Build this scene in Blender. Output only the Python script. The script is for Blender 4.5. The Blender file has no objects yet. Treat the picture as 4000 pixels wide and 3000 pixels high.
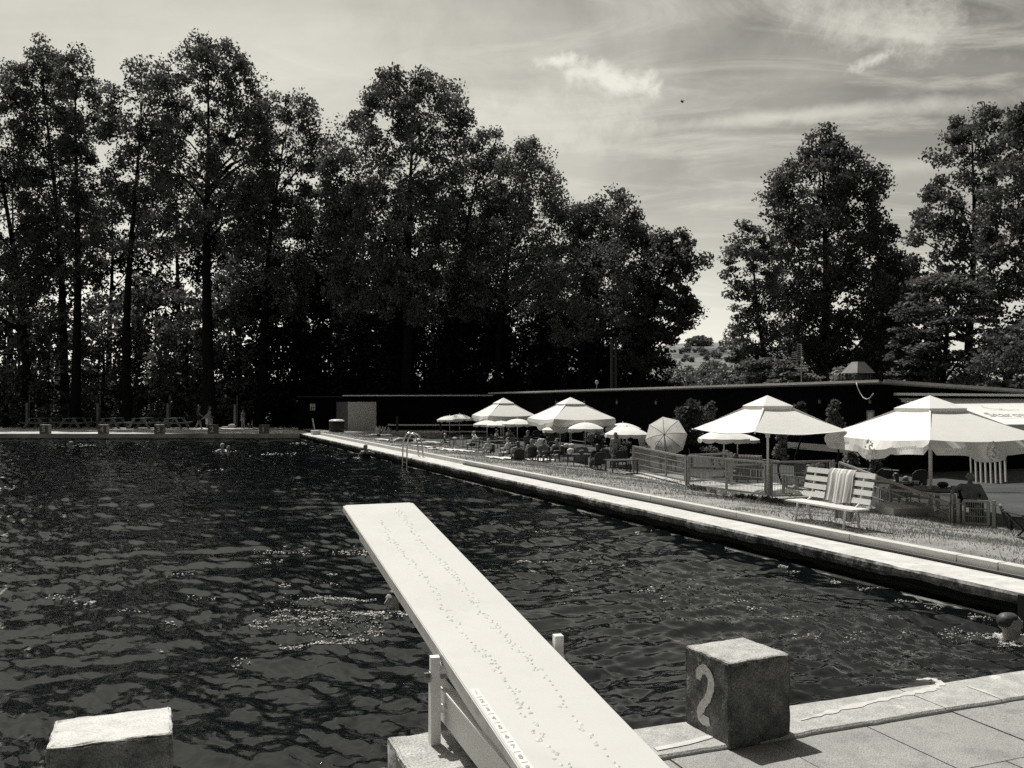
import bpy, bmesh, math, random
import numpy as np
from mathutils import Vector, Matrix, Quaternion
from math import sin, cos, pi, radians, sqrt, atan2
random.seed(7); RNG = np.random.default_rng(11)
SC = bpy.context.scene
COL = SC.collection

# ------------------------------------------------------------------ camera
F, HOR, CAMZ = 3500.0, 1562.0, 2.3            # focal length in photo pixels, eye level row, eye height
PITCH = math.atan((HOR - 1500.0) / F)
cd = bpy.data.cameras.new('camera'); cam = bpy.data.objects.new('camera', cd); COL.objects.link(cam)
cam.location = (0, 0, CAMZ); cam.rotation_euler = (pi / 2 + PITCH, 0, 0)
cd.sensor_fit = 'HORIZONTAL'; cd.sensor_width = 36.0; cd.lens = 36.0 * F / 4000.0
cd.clip_start = 0.05; cd.clip_end = 6000
SC.camera = cam
_R = Matrix.Rotation(pi / 2 + PITCH, 3, 'X')

def ray(px, py):
    return _R @ Vector(((px - 2000) / F, (1500 - py) / F, -1.0))
def at(px, py, z):
    d = ray(px, py); t = (z - CAMZ) / d.z
    return Vector((d.x * t, d.y * t, z))
def atY(px, py, Y):
    d = ray(px, py); t = Y / d.y
    return Vector((d.x * t, Y, CAMZ + d.z * t))

# ------------------------------------------------------------------ materials
WARM = (1.0, 0.99, 0.96)
COOL = (0.93, 1.0, 1.02)
def tint(v, t=None):
    t = t or (WARM if v > 0.15 else COOL)
    return (v * t[0], v * t[1], v * t[2], 1)
MATS = {}
def mat(name, v, rough=0.6, v2=None, scale=6.0, bump=0.0, bscale=None, detail=6.0, metal=0.0, spec=0.5,
        stretch=None, trans=0.0, lo=0.35, hi=0.65, v3=None, scale3=1.0, lo3=.5, hi3=.62, spread=0, speck=0):
    if name in MATS: return MATS[name]
    m = bpy.data.materials.new(name); m.use_nodes = True
    nt = m.node_tree; N = nt.nodes; L = nt.links
    b = N['Principled BSDF']; out = N['Material Output']
    b.inputs['Roughness'].default_value = rough; b.inputs['Metallic'].default_value = metal
    b.inputs['Specular IOR Level'].default_value = spec
    b.inputs['Base Color'].default_value = tint(v)
    tc = N.new('ShaderNodeTexCoord'); mp = N.new('ShaderNodeMapping')
    L.new(tc.outputs['Object'], mp.inputs['Vector'])
    if stretch: mp.inputs['Scale'].default_value = stretch
    col = None
    if v2 is not None:
        nz = N.new('ShaderNodeTexNoise'); nz.inputs['Scale'].default_value = scale; nz.inputs['Detail'].default_value = detail
        nz.inputs['Roughness'].default_value = 0.62
        L.new(mp.outputs[0], nz.inputs['Vector'])
        cr = N.new('ShaderNodeValToRGB'); cr.color_ramp.elements[0].position = lo; cr.color_ramp.elements[1].position = hi
        cr.color_ramp.elements[0].color = tint(v); cr.color_ramp.elements[1].color = tint(v2)
        L.new(nz.outputs['Fac'], cr.inputs[0]); col = cr.outputs[0]
        if v3 is not None:
            n3 = N.new('ShaderNodeTexNoise'); n3.inputs['Scale'].default_value = scale3; n3.inputs['Detail'].default_value = 8
            n3.inputs['Roughness'].default_value = 0.7
            L.new(mp.outputs[0], n3.inputs['Vector'])
            mr = N.new('ShaderNodeMapRange'); mr.inputs['From Min'].default_value = lo3; mr.inputs['From Max'].default_value = hi3
            L.new(n3.outputs['Fac'], mr.inputs['Value'])
            mx = N.new('ShaderNodeMixRGB'); L.new(mr.outputs[0], mx.inputs['Fac']); L.new(col, mx.inputs[1])
            mx.inputs[2].default_value = tint(v3); col = mx.outputs[0]
        if speck:
            ns = N.new('ShaderNodeTexNoise'); ns.inputs['Scale'].default_value = 110; ns.inputs['Detail'].default_value = 3; ns.inputs['Roughness'].default_value = .7
            L.new(mp.outputs[0], ns.inputs['Vector'])
            ms = N.new('ShaderNodeMapRange'); ms.inputs['From Min'].default_value = .3; ms.inputs['From Max'].default_value = .7; ms.inputs['To Min'].default_value = 1 - speck; ms.inputs['To Max'].default_value = 1 + speck
            L.new(ns.outputs['Fac'], ms.inputs['Value']); vm = N.new('ShaderNodeVectorMath'); vm.operation = 'SCALE'; L.new(col, vm.inputs[0]); L.new(ms.outputs[0], vm.inputs['Scale']); col = vm.outputs[0]
        L.new(col, b.inputs['Base Color'])
    if spread:
        oi = N.new('ShaderNodeObjectInfo'); hs = N.new('ShaderNodeHueSaturation')
        mr = N.new('ShaderNodeMapRange'); mr.inputs['To Min'].default_value = 1 - spread; mr.inputs['To Max'].default_value = 1 + spread
        L.new(oi.outputs['Random'], mr.inputs['Value']); L.new(mr.outputs[0], hs.inputs['Value'])
        if col is not None: L.new(col, hs.inputs['Color'])
        else: hs.inputs['Color'].default_value = tint(v)
        L.new(hs.outputs[0], b.inputs['Base Color'])
    if bump:
        n2 = N.new('ShaderNodeTexNoise'); n2.inputs['Scale'].default_value = bscale or scale * 4; n2.inputs['Detail'].default_value = 8
        L.new(mp.outputs[0], n2.inputs['Vector'])
        bp = N.new('ShaderNodeBump'); bp.inputs['Strength'].default_value = 1.0; bp.inputs['Distance'].default_value = bump
        L.new(n2.outputs['Fac'], bp.inputs['Height']); L.new(bp.outputs[0], b.inputs['Normal'])
    if trans:
        tr = N.new('ShaderNodeBsdfTranslucent'); ad = N.new('ShaderNodeMixShader'); ad.inputs[0].default_value = trans
        if col is not None: L.new(col, tr.inputs['Color'])
        else: tr.inputs['Color'].default_value = tint(v)
        L.new(b.outputs[0], ad.inputs[1]); L.new(tr.outputs[0], ad.inputs[2]); L.new(ad.outputs[0], out.inputs['Surface'])
    MATS[name] = m
    return m

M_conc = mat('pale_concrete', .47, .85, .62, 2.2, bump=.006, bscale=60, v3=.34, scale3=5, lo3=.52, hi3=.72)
M_kerb = mat('kerb_concrete', .50, .85, .60, 1.6, bump=.003, bscale=90, v3=.40, scale3=9, lo3=.55, hi3=.75)
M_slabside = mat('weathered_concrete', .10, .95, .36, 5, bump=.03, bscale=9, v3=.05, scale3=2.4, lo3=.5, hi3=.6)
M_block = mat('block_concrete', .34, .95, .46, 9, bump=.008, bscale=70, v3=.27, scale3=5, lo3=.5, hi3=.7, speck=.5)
M_blockside = mat('shade_dark_block_sides', .075, .95, .20, 9, bump=.02, bscale=45, v3=.05, scale3=3.5, lo3=.46, hi3=.66, lo=.3, hi=.75, speck=.8)  # same concrete as the top, darkened in colour as shade
M_paint = mat('worn_white_paint', .74, .5, .82, 3, bump=.002, bscale=30, v3=.6, scale3=7, lo3=.66, hi3=.8)
M_digit = mat('faded_number_paint', .42, .8, .62, 30, bump=.004, bscale=80)
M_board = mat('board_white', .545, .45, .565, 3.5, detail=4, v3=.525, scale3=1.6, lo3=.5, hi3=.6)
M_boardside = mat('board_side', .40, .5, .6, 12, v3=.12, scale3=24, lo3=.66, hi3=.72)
M_pave = mat('paving_concrete', .22, .9, .34, 4, bump=.004, bscale=120, v3=.26, scale3=2, lo3=.45, hi3=.7, speck=.55)
M_wood = mat('dark_timber', .002, .95, .007, 3, spec=.04, stretch=(14, 14, 1))
M_black = mat('black_metal', .008, .5)
M_dark = mat('dark_wicker', .009, .65, .018, 60)
M_steel = mat('stainless_steel', .62, .22, metal=1.0)
M_galv = mat('galvanised_steel', .23, .5, .34, 8, metal=0.25, spec=.5)
M_rod = mat('galvanised_rod', .26, .45, metal=0.4)
M_canvas = mat('white_canvas', .88, .85, .83, 1.5, trans=.12)
M_canvas2 = mat('cream_canvas', .88, .85, .82, 2.5, trans=.18)
M_thin = mat('thin_canvas', .70, .85, .60, 5, trans=.5)
M_white = mat('white_paint', .76, .5, .70, 5)
M_print = mat('grey_print', .52, .8)
M_printd = mat('dark_print', .30, .8)
M_benchw = mat('bench_white_wood', .74, .6, .62, 4, stretch=(3, 3, 12))
M_greywood = mat('grey_weathered_wood', .14, .85, .26, 5, stretch=(8, 8, 8), bump=.004, bscale=20)
M_skin = mat('skin', .38, .5, .44, 8)
M_skin2 = mat('tanned_skin', .22, .5, .27, 8)
M_skind = mat('deep_tan_skin', .13, .5, .17, 8)
M_hair = mat('dark_hair', .012, .55, .03, 40, stretch=(1, 1, .3))
M_hairg = mat('grey_hair', .25, .7, .38, 40)
M_hairb = mat('fair_hair', .16, .6, .28, 40)
M_cloth_d = mat('dark_cloth', .012, .9, .022, 10)
M_cloth_m = mat('grey_cloth', .09, .9, .15, 14)
M_cloth_l = mat('light_cloth', .6, .9, .7, 9)
M_eye = mat('eye_dark', .01, .2)
M_bark = mat('bark', .006, .95, .018, 4, spec=.1, stretch=(4, 4, .8), bump=.03, bscale=6)
M_grass = mat('dry_grass', .18, .85, .34, .9, trans=.25, v3=.38, scale3=.35, lo3=.5, hi3=.66)
M_soil = mat('lawn_soil', .19, .95, .30, 1.3, bump=.03, bscale=10, v3=.10, scale3=.5, lo3=.52, hi3=.7)
M_ground = mat('forest_ground', .03, .95, .07, .4, bump=.05, bscale=2)
M_terrace = mat('terrace_paving', .36, .9, .50, 1.2, bump=.004, bscale=14, v3=.24, scale3=.6)
M_roof = mat('roof_felt', .10, .9, .18, 2)
M_fascia = mat('pale_fascia', .55, .6, .68, 3)
M_rubber = mat('black_rubber', .01, .5)

# ------------------------------------------------------------------ mesh helpers
def tag(o, label=None, cat=None, group=None, kind=None):
    if label: o['label'] = label
    if cat: o['category'] = cat
    if group: o['group'] = group
    if kind: o['kind'] = kind
    return o
def thing(name, label, cat, loc=(0, 0, 0), rz=0.0, group=None, scale=None):
    o = bpy.data.objects.new(name, None); COL.objects.link(o)
    o.location = loc; o.rotation_euler = (0, 0, rz); o.empty_display_size = .2
    if scale: o.scale = scale if hasattr(scale, '__len__') else (scale,) * 3
    return tag(o, label, cat, group)
def link_mesh(name, me, m, parent=None, loc=None, rz=None):
    if m is not None and not me.materials:
        me.materials.append(m)
    o = bpy.data.objects.new(name, me); COL.objects.link(o)
    if parent is not None: o.parent = parent
    if loc is not None: o.location = loc
    if rz is not None: o.rotation_euler = (0, 0, rz)
    return o
def dup(root, loc=None, rz=None, label=None, group=None, scale=None):
    r = root.copy(); COL.objects.link(r)
    if loc is not None: r.location = loc
    if rz is not None: r.rotation_euler = (0, 0, rz)
    if scale is not None: r.scale = scale if hasattr(scale, '__len__') else (scale,) * 3
    if label: r['label'] = label
    if group: r['group'] = group
    for ch in list(root.children):
        c = ch.copy(); COL.objects.link(c); c.parent = r
        for g in list(ch.children):
            d = g.copy(); COL.objects.link(d); d.parent = c
    return r

class MB:
    def __init__(s): s.v = []; s.f = []; s.mi = []; s.cur = 0
    def add(s, vs, fs):
        o = len(s.v); s.v.extend([tuple(v) for v in vs]); s.f.extend([tuple(i + o for i in f) for f in fs]); s.mi.extend([s.cur] * len(fs)); return s
    def box(s, c, size, rz=0.0, M=None, bev=0.0):
        hx, hy, hz = size[0] / 2, size[1] / 2, size[2] / 2
        if bev <= 0:
            vs = [Vector((x, y, z)) for z in (-hz, hz) for x, y in ((-hx, -hy), (hx, -hy), (hx, hy), (-hx, hy))]
            fs = [(3, 2, 1, 0), (4, 5, 6, 7), (0, 1, 5, 4), (1, 2, 6, 5), (2, 3, 7, 6), (3, 0, 4, 7)]
        else:
            bm = bmesh.new(); bmesh.ops.create_cube(bm, size=1.0)
            for v in bm.verts: v.co = Vector((v.co.x * 2 * hx, v.co.y * 2 * hy, v.co.z * 2 * hz))
            bmesh.ops.bevel(bm, geom=bm.edges[:], offset=bev, segments=2, affect='EDGES', profile=.5)
            bm.verts.index_update(); vs = [v.co.copy() for v in bm.verts]; fs = [tuple(v.index for v in f.verts) for f in bm.faces]; bm.free()
        R = M if M is not None else Matrix.Rotation(rz, 3, 'Z')
        c = Vector(c)
        return s.add([R @ v + c for v in vs], fs)
    def cyl(s, p0, p1, r0, r1=None, n=8, cap=True):
        return s.tube([p0, p1], [r0, r0 if r1 is None else r1], n, cap)
    def tube(s, pts, rs, n=8, cap=True):
        pts = [Vector(p) for p in pts]
        if not hasattr(rs, '__len__'): rs = [rs] * len(pts)
        up = None; vs = []; fs = []
        for i, p in enumerate(pts):
            d = (pts[min(i + 1, len(pts) - 1)] - pts[max(i - 1, 0)])
            if d.length < 1e-9: d = Vector((0, 0, 1))
            d.normalize()
            if up is None:
                up = Vector((0, 0, 1)) if abs(d.z) < .9 else Vector((1, 0, 0))
            a = d.cross(up)
            if a.length < 1e-6: a = d.orthogonal()
            a.normalize(); b = a.cross(d).normalized(); up = b
            for k in range(n):
                t = 2 * pi * k / n; vs.append(p + (a * cos(t) + b * sin(t)) * rs[i])
        for i in range(len(pts) - 1):
            for k in range(n):
                fs.append((i * n + k, i * n + (k + 1) % n, (i + 1) * n + (k + 1) % n, (i + 1) * n + k))
        if cap:
            fs.append(tuple(range(n - 1, -1, -1))); o = (len(pts) - 1) * n; fs.append(tuple(o + k for k in range(n)))
        return s.add(vs, fs)
    def beam(s, p0, p1, w, h, upv=(0, 0, 1)):
        p0 = Vector(p0); p1 = Vector(p1); d = p1 - p0; L = d.length; d.normalize(); u = Vector(upv)
        a = d.cross(u)
        if a.length < 1e-5: a = d.orthogonal()
        a.normalize(); b = a.cross(d)
        M = Matrix((a, d, b)).transposed()
        return s.box((p0 + p1) / 2, (w, L, h), M=M)
    def lathe(s, prof, n=16, c=(0, 0, 0)):
        vs = []; fs = []; c = Vector(c)
        for r, z in prof:
            for k in range(n): vs.append(c + Vector((r * cos(2 * pi * k / n), r * sin(2 * pi * k / n), z)))
        for i in range(len(prof) - 1):
            for k in range(n): fs.append((i * n + k, i * n + (k + 1) % n, (i + 1) * n + (k + 1) % n, (i + 1) * n + k))
        fs.append(tuple(range(n - 1, -1, -1))); o = (len(prof) - 1) * n; fs.append(tuple(o + k for k in range(n)))
        return s.add(vs, fs)
    def ball(s, c, r, sub=1):
        bm = bmesh.new(); bmesh.ops.create_icosphere(bm, subdivisions=sub, radius=1)
        r = r if hasattr(r, '__len__') else (r, r, r); c = Vector(c)
        bm.verts.index_update()
        s.add([c + Vector((v.co.x * r[0], v.co.y * r[1], v.co.z * r[2])) for v in bm.verts], [tuple(v.index for v in f.verts) for f in bm.faces]); bm.free(); return s
    def prism(s, poly, z0, z1):
        n = len(poly); vs = [(p[0], p[1], z0) for p in poly] + [(p[0], p[1], z1) for p in poly]
        fs = [tuple(range(n - 1, -1, -1)), tuple(range(n, 2 * n))] + [(i, (i + 1) % n, n + (i + 1) % n, n + i) for i in range(n)]
        return s.add(vs, fs)
    def build(s, name, m, parent=None, smooth=False, loc=None, rz=None, mats=None):
        me = bpy.data.meshes.new(name); me.from_pydata(s.v, [], s.f)
        if mats:
            for x in mats: me.materials.append(x)
            me.polygons.foreach_set('material_index', s.mi)
        if smooth: me.polygons.foreach_set('use_smooth', [True] * len(me.polygons))
        me.update()
        return link_mesh(name, me, m, parent, loc, rz)

def np_mesh(name, V, Q, m, parent=None, smooth=False, loc=None, link=True):
    me = bpy.data.meshes.new(name); V = np.asarray(V, dtype=np.float32); Q = np.asarray(Q, dtype=np.int32)
    k = Q.shape[1]; nf = len(Q)
    me.vertices.add(len(V)); me.vertices.foreach_set('co', V.ravel())
    me.loops.add(nf * k); me.loops.foreach_set('vertex_index', Q.ravel())
    me.polygons.add(nf); me.polygons.foreach_set('loop_start', np.arange(0, nf * k, k, dtype=np.int32))
    me.polygons.foreach_set('loop_total', np.full(nf, k, dtype=np.int32))
    if smooth: me.polygons.foreach_set('use_smooth', np.ones(nf, dtype=bool))
    me.update(calc_edges=True); me.validate()
    if not link:
        me.materials.append(m); return me
    return link_mesh(name, me, m, parent, loc)

def text_mesh(txt, size, ext=.004, shear=0.0, bold=0.0):
    cu = bpy.data.curves.new('lettering', 'FONT'); cu.body = txt; cu.size = size; cu.extrude = ext; cu.shear = shear; cu.offset = bold
    cu.align_x = 'CENTER'; cu.align_y = 'CENTER'; cu.resolution_u = 4
    o = bpy.data.objects.new('lettering', cu); COL.objects.link(o)
    dg = bpy.context.evaluated_depsgraph_get()
    me = bpy.data.meshes.new_from_object(o.evaluated_get(dg)); bpy.data.objects.remove(o); bpy.data.curves.remove(cu)
    me.materials.clear(); return me
def text(name, txt, size, m, parent, pos, right, up, ext=.004, shear=0.0, bold=0.0):
    me = text_mesh(txt, size, ext, shear, bold); o = link_mesh(name, me, m, parent)
    r = Vector(right).normalized(); u = Vector(up); u = (u - r * u.dot(r)).normalized(); n = r.cross(u)
    o.matrix_local = Matrix.Translation(Vector(pos)) @ Matrix((r, u, n)).transposed().to_4x4()
    return o

# pool edge frame: u runs away from us along the right-hand edge, w runs outward from the water
E0 = Vector((6.06, 10.79, 0)); ED = Vector((-.3767, .9264, 0)); EN = Vector((.9264, .3767, 0))
def E(u, w, z=0.0):
    p = E0 + ED * u + EN * w; return Vector((p.x, p.y, z))
WZ = -.40
TZ = -.35
RZ = -.25
FS = .88
def lawn_z(w):
    v = min(max((w - .94) / 5.0, 0), 1); e = min(max((w - 6.0) / .5, 0), 1); return .145 - .365 * (v * v * (3 - 2 * v)) - .2 * e
DENOISE = False; SKY_GAIN, SKY_GAMMA, SKY_STRENGTH, CLOUD_TOP = 0.181, 2.1, 0.1, 0.84
# ------------------------------------------------------------------ sky, sun
SUN = Vector((-.222, .389, .894)).normalized()
elev = math.asin(SUN.z); azim = atan2(SUN.x, SUN.y)
sd = bpy.data.lights.new('sun', 'SUN'); sd.energy = 4.9; sd.angle = radians(.53); sd.color = (1, .975, .915)
so = bpy.data.objects.new('sun', sd); COL.objects.link(so); so.rotation_euler = (-SUN).to_track_quat('-Z', 'Y').to_euler(); so.location = (0, 0, 60)
w = bpy.data.worlds.new('World'); SC.world = w; w.use_nodes = True
nt = w.node_tree; N = nt.nodes; L = nt.links; N.clear()
out = N.new('ShaderNodeOutputWorld'); bg = N.new('ShaderNodeBackground'); L.new(bg.outputs[0], out.inputs[0])
sky = N.new('ShaderNodeTexSky'); sky.sky_type = 'NISHITA'; sky.sun_disc = False; sky.sun_elevation = elev; sky.sun_rotation = azim
sky.air_density = 1.0; sky.dust_density = 1.6; sky.ozone_density = 1.0
def mth(op, a, b=None, c=None, clamp=False):
    n = N.new('ShaderNodeMath'); n.operation = op; n.use_clamp = clamp
    for i, x in enumerate((a, b, c)):
        if x is None: continue
        if isinstance(x, (int, float)): n.inputs[i].default_value = x
        else: L.new(x, n.inputs[i])
    return n.outputs[0]
sep = N.new('ShaderNodeSeparateColor'); L.new(sky.outputs[0], sep.inputs[0])
# black and white film behind an orange filter: mostly the red of the sky
lum = mth('ADD', mth('MULTIPLY', sep.outputs[0], .75), mth('MULTIPLY', sep.outputs[1], .25))
base = mth('MINIMUM', mth('POWER', mth('MULTIPLY', lum, SKY_GAIN), SKY_GAMMA), 1.0)
tc = N.new('ShaderNodeTexCoord'); xyz = N.new('ShaderNodeSeparateXYZ'); L.new(tc.outputs['Generated'], xyz.inputs[0])
zc = mth('MAXIMUM', xyz.outputs[2], .03)
den = mth('ADD', zc, .12)
cx = mth('DIVIDE', xyz.outputs[0], den); cy = mth('DIVIDE', xyz.outputs[1], den)
comb = N.new('ShaderNodeCombineXYZ'); L.new(cx, comb.inputs[0]); L.new(cy, comb.inputs[1])
def noise(scale, detail, rough, sx=1.0, sy=1.0, rot=0.0, off=(0, 0, 0), dist=0.0, src=None):
    mp = N.new('ShaderNodeMapping'); mp.inputs['Scale'].default_value = (sx, sy, 1); mp.inputs['Rotation'].default_value = (0, 0, rot); mp.inputs['Location'].default_value = off
    L.new(src or comb.outputs[0], mp.inputs[0]); n = N.new('ShaderNodeTexNoise'); n.inputs['Scale'].default_value = scale
    n.inputs['Detail'].default_value = detail; n.inputs['Roughness'].default_value = rough; n.inputs['Distortion'].default_value = dist
    L.new(mp.outputs[0], n.inputs['Vector']); return n.outputs['Fac']
def ramp(x, a, b):
    n = N.new('ShaderNodeMapRange'); n.interpolation_type = 'SMOOTHSTEP'; n.inputs['From Min'].default_value = a; n.inputs['From Max'].default_value = b
    L.new(x, n.inputs['Value']); return n.outputs[0]
cirrus = ramp(noise(1.3, 12, .64, 1, 2.6, .35, (3.1, 1.7, 0), 1.2), .42, .74)
streak = ramp(noise(.8, 7, .55, .35, 2.4, -.12, (9, 4, 0), .5), .48, .80)
# one denser cloud and a patch of fine curls, each where it floats in the sky
def blob(px, py, rx, ry, ang, a, b, sc, seed, det=10, rough=.62):
    d = ray(px, py).normalized()
    r = Vector((d.y, -d.x, 0)).normalized(); u = r.cross(d)
    q = Matrix((r, u)) if False else None
    def dot(v):
        n = N.new('ShaderNodeVectorMath'); n.operation = 'DOT_PRODUCT'; L.new(tc.outputs['Generated'], n.inputs[0]); n.inputs[1].default_value = v; return n.outputs['Value']
    r2 = r * cos(ang) + u * sin(ang); u2 = u * cos(ang) - r * sin(ang)
    ex = mth('DIVIDE', dot(r2), rx / F); ey = mth('DIVIDE', dot(u2), ry / F)
    dd = mth('SQRT', mth('ADD', mth('MULTIPLY', ex, ex), mth('MULTIPLY', ey, ey)))
    front = mth('GREATER_THAN', dot(d), 0.0)
    n1 = noise(sc, det, rough, 1, 1, 0, (seed, seed * .7, seed * .3), .35, tc.outputs['Generated'])
    fall = mth('SUBTRACT', mth('MULTIPLY', n1, 2.0), dd)
    return mth('MULTIPLY', ramp(fall, a, b), front)
c1 = blob(2390, 305, 320, 95, -.20, .26, .90, 26, 3.0, 12, .66)
c1 = mth('MAXIMUM', c1, blob(2180, 240, 160, 58, .1, .28, .85, 30, 1.3, 12, .66))
c2 = mth('MULTIPLY', blob(3450, 70, 700, 260, -.25, .35, 1.1, 13, 5.0, 12, .75), .6)
c3 = mth('MULTIPLY', blob(3150, 450, 900, 42, -.015, .0, 1.0, 14, 8.0), .55)
c4 = mth('MULTIPLY', blob(2150, 470, 750, 190, -.1, .25, 1.0, 22, 2.0, 12, .7), .42)
c5 = mth('MULTIPLY', blob(900, 350, 1800, 800, .1, -.3, 1.5, 5, 4.0, 10, .6), .72)
c6 = mth('MULTIPLY', blob(3420, 230, 170, 45, .3, .35, .9, 30, 6.0, 12, .68), .7)
c7 = mth('MULTIPLY', blob(3400, 680, 900, 60, .10, .0, 1.1, 9, 9.0), .35)
cl = mth('MULTIPLY', cirrus, .50)
cl = mth('MAXIMUM', cl, mth('MULTIPLY', streak, .40))
for c in (c2, c3, c4, c5, c6, c7): cl = mth('ADD', cl, mth('MULTIPLY', c, mth('SUBTRACT', 1.0, cl)))
cl = mth('ADD', cl, mth('MULTIPLY', c1, mth('SUBTRACT', 1.0, cl)), None, True)
# clouds thin out overhead and behind
amt = mth('MULTIPLY', cl, ramp(xyz.outputs[1], -.2, .6))
tot = mth('ADD', base, mth('MULTIPLY', amt, mth('SUBTRACT', CLOUD_TOP, base)))
# pale band low over the horizon
low = mth('MULTIPLY', mth('POWER', mth('SUBTRACT', 1.0, mth('MINIMUM', zc, 1.0)), 9.0), mth('MULTIPLY', ramp(xyz.outputs[1], -.3, .7), .16))
tot = mth('ADD', tot, low)
mul = N.new('ShaderNodeVectorMath'); mul.operation = 'SCALE'; mul.inputs[0].default_value = (10.0, 9.8, 8.65); L.new(tot, mul.inputs['Scale'])
L.new(mul.outputs[0], bg.inputs[0]); bg.inputs['Strength'].default_value = SKY_STRENGTH
w.cycles.sampling_method = 'NONE'

SC.view_settings.view_transform = 'Standard'; SC.view_settings.look = 'None'; SC.view_settings.exposure = 0.0; SC.view_settings.gamma = 1
SC.cycles.max_bounces = 6; SC.cycles.diffuse_bounces = 2; SC.cycles.glossy_bounces = 3; SC.cycles.transparent_max_bounces = 6
SC.cycles.transmission_bounces = 3; SC.cycles.caustics_reflective = False; SC.cycles.caustics_refractive = False
SC.cycles.sample_clamp_indirect = 4.0; SC.cycles.use_denoising = DENOISE; SC.cycles.blur_glossy = .3
# ------------------------------------------------------------------ pool edges
NE0 = Vector((.836, 6.22, 0)); ND = Vector((1, .39, 0)).normalized()      # near coping, pool side
NN = Vector((-ND.y, ND.x, 0))                                             # towards the water
def NEp(s, w, z=0.0):
    p = NE0 + ND * s + NN * w; return Vector((p.x, p.y, z))
FARY = 61.0
XL = -75.0
near_right = None
# intersection of near edge and the right edge
def isect():
    a = NE0; d = ND; n = EN; c = EN.dot(E0)
    t = (c - n.dot(a)) / n.dot(d); return a + d * t
NR = isect(); tL = (XL - NE0.x) / ND.x; NL = NE0 + ND * tL
tF = (FARY - E0.y) / ED.y; FR = E0 + ED * tF; FL = Vector((XL, FARY, 0))
quad = [NL, NR, FR, FL]
# ground: one sheet with the pool cut out of it
G = 3000.0; GZ = -.30
outer = [Vector((-G, -G, GZ)), Vector((G, -G, GZ)), Vector((G, G, GZ)), Vector((-G, G, GZ))]
# the hole is a little larger than the pool, under the slabs
hole = [NL + Vector((0, -.4, 0)), NR + Vector((.5, -.3, 0)), FR + Vector((.5, .5, 0)), FL + Vector((0, .5, 0))]
mb = MB(); vs = [(p.x, p.y, GZ) for p in hole] + [tuple(p) for p in outer]
mb.add(vs, [(i, 4 + i, 4 + (i + 1) % 4, (i + 1) % 4) for i in range(4)])
tag(mb.build('ground', M_ground), kind='structure')

# near deck: paving sheet, joints, coping
mb = MB(); a = NEp(-80, -.47, 0); b = NEp(9, -.47, 0); c = NEp(9, -30, 0); d = NEp(-80, -30, 0)
ss = [-80 + i * .8 for i in range(0, 112)]
for i in range(len(ss) - 1):                       # paving slabs with narrow joints
    for j in range(6 if ss[i] > -12 else 1):
        w0, w1 = (-.475 - .8 * j, -.475 - .8 * (j + 1)) if ss[i] > -12 else (-.475, -5.3)
        off = .38 if j % 2 else 0
        p = [NEp(ss[i] + .006 + off, w0 - .006), NEp(ss[i + 1] - .006 + off, w0 - .006), NEp(ss[i + 1] - .006 + off, w1 + .006), NEp(ss[i] + .006 + off, w1 + .006)]
        mb.prism([(q.x, q.y) for q in p][::-1], -.05, random.uniform(-.003, .003))
mb.prism([(q.x, q.y) for q in (NEp(-80, -5.3), NEp(9, -5.3), c, d)][::-1], -.05, 0)
tag(mb.build('near_deck_paving', M_pave), kind='structure')
mb = MB(); mb.prism([(q.x, q.y) for q in (NEp(-80, -.47), NEp(9, -.47), NEp(9, -30), NEp(-80, -30))][::-1], -.3, -.03)
tag(mb.build('near_deck_bed', M_slabside), kind='structure')
M_cop = mat('near_coping_concrete', .32, .9, .44, 7, bump=.006, bscale=80, v3=.58, scale3=2.6, lo3=.60, hi3=.66, speck=.45)
mb = MB(); s = -80.0; segs = [-80, -60, -40, -25, -14, -8, -5.4, -2.9, -.3, 2.35, 5.0, 9]
for i in range(len(segs) - 1):
    g0, g1 = segs[i] + .006, segs[i + 1] - .006; n = 24
    L0 = []; 
    for k in range(n + 1):
        t = g0 + (g1 - g0) * k / n; j = random.uniform(-.006, .006)
        L0.append((NEp(t, .0 + j, -.14), NEp(t, .0 + j, .022), NEp(t, -.02 + j, .034), NEp(t, -.462 + j * 1.5, .030), NEp(t, -.474 + j * 1.5, .016), NEp(t, -.48, -.12)))
    vs = [p for r in L0 for p in r]; fs = []
    for k in range(n):
        for q in range(5): fs.append((k * 6 + q, k * 6 + q + 1, (k + 1) * 6 + q + 1, (k + 1) * 6 + q))
    fs.append(tuple(range(6))[::-1]); fs.append(tuple(n * 6 + q for q in range(6)))
    mb.add(vs, fs)
tag(mb.build('near_coping', M_cop), kind='structure')
# pale mortar repair running along the coping, with its crack
mb = MB(); pts = [at(3130, 2812, .036), at(3300, 2765, .036), at(3500, 2720, .036), at(3640, 2690, .036), at(3680, 2668, .036), at(3640, 2650, .036), at(3580, 2655, .036)]
wd = [.006, .020, .016, .022, .028, .014, .005]
np_, nw_ = [], []
for i in range(len(pts) - 1):
    for k in range(8): np_.append(pts[i].lerp(pts[i + 1], k / 8)); nw_.append((wd[i] + (wd[i + 1] - wd[i]) * k / 8) * random.uniform(.5, 2.4))
pts, wd = np_ + [pts[-1]], nw_ + [.004]
vs = []
for i, p in enumerate(pts):
    d = (pts[min(i + 1, len(pts) - 1)] - pts[max(i - 1, 0)]).normalized(); n = Vector((-d.y, d.x, 0))
    vs += [p + n * wd[i], p - n * wd[i]]
mb.add([Vector((v.x, v.y, .0365)) for v in vs], [(2 * i, 2 * i + 1, 2 * i + 3, 2 * i + 2) for i in range(len(pts) - 1)])
p2 = [at(3780, 2680, .0365), at(3850, 2702, .0365), at(3925, 2735, .0365)]
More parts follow.
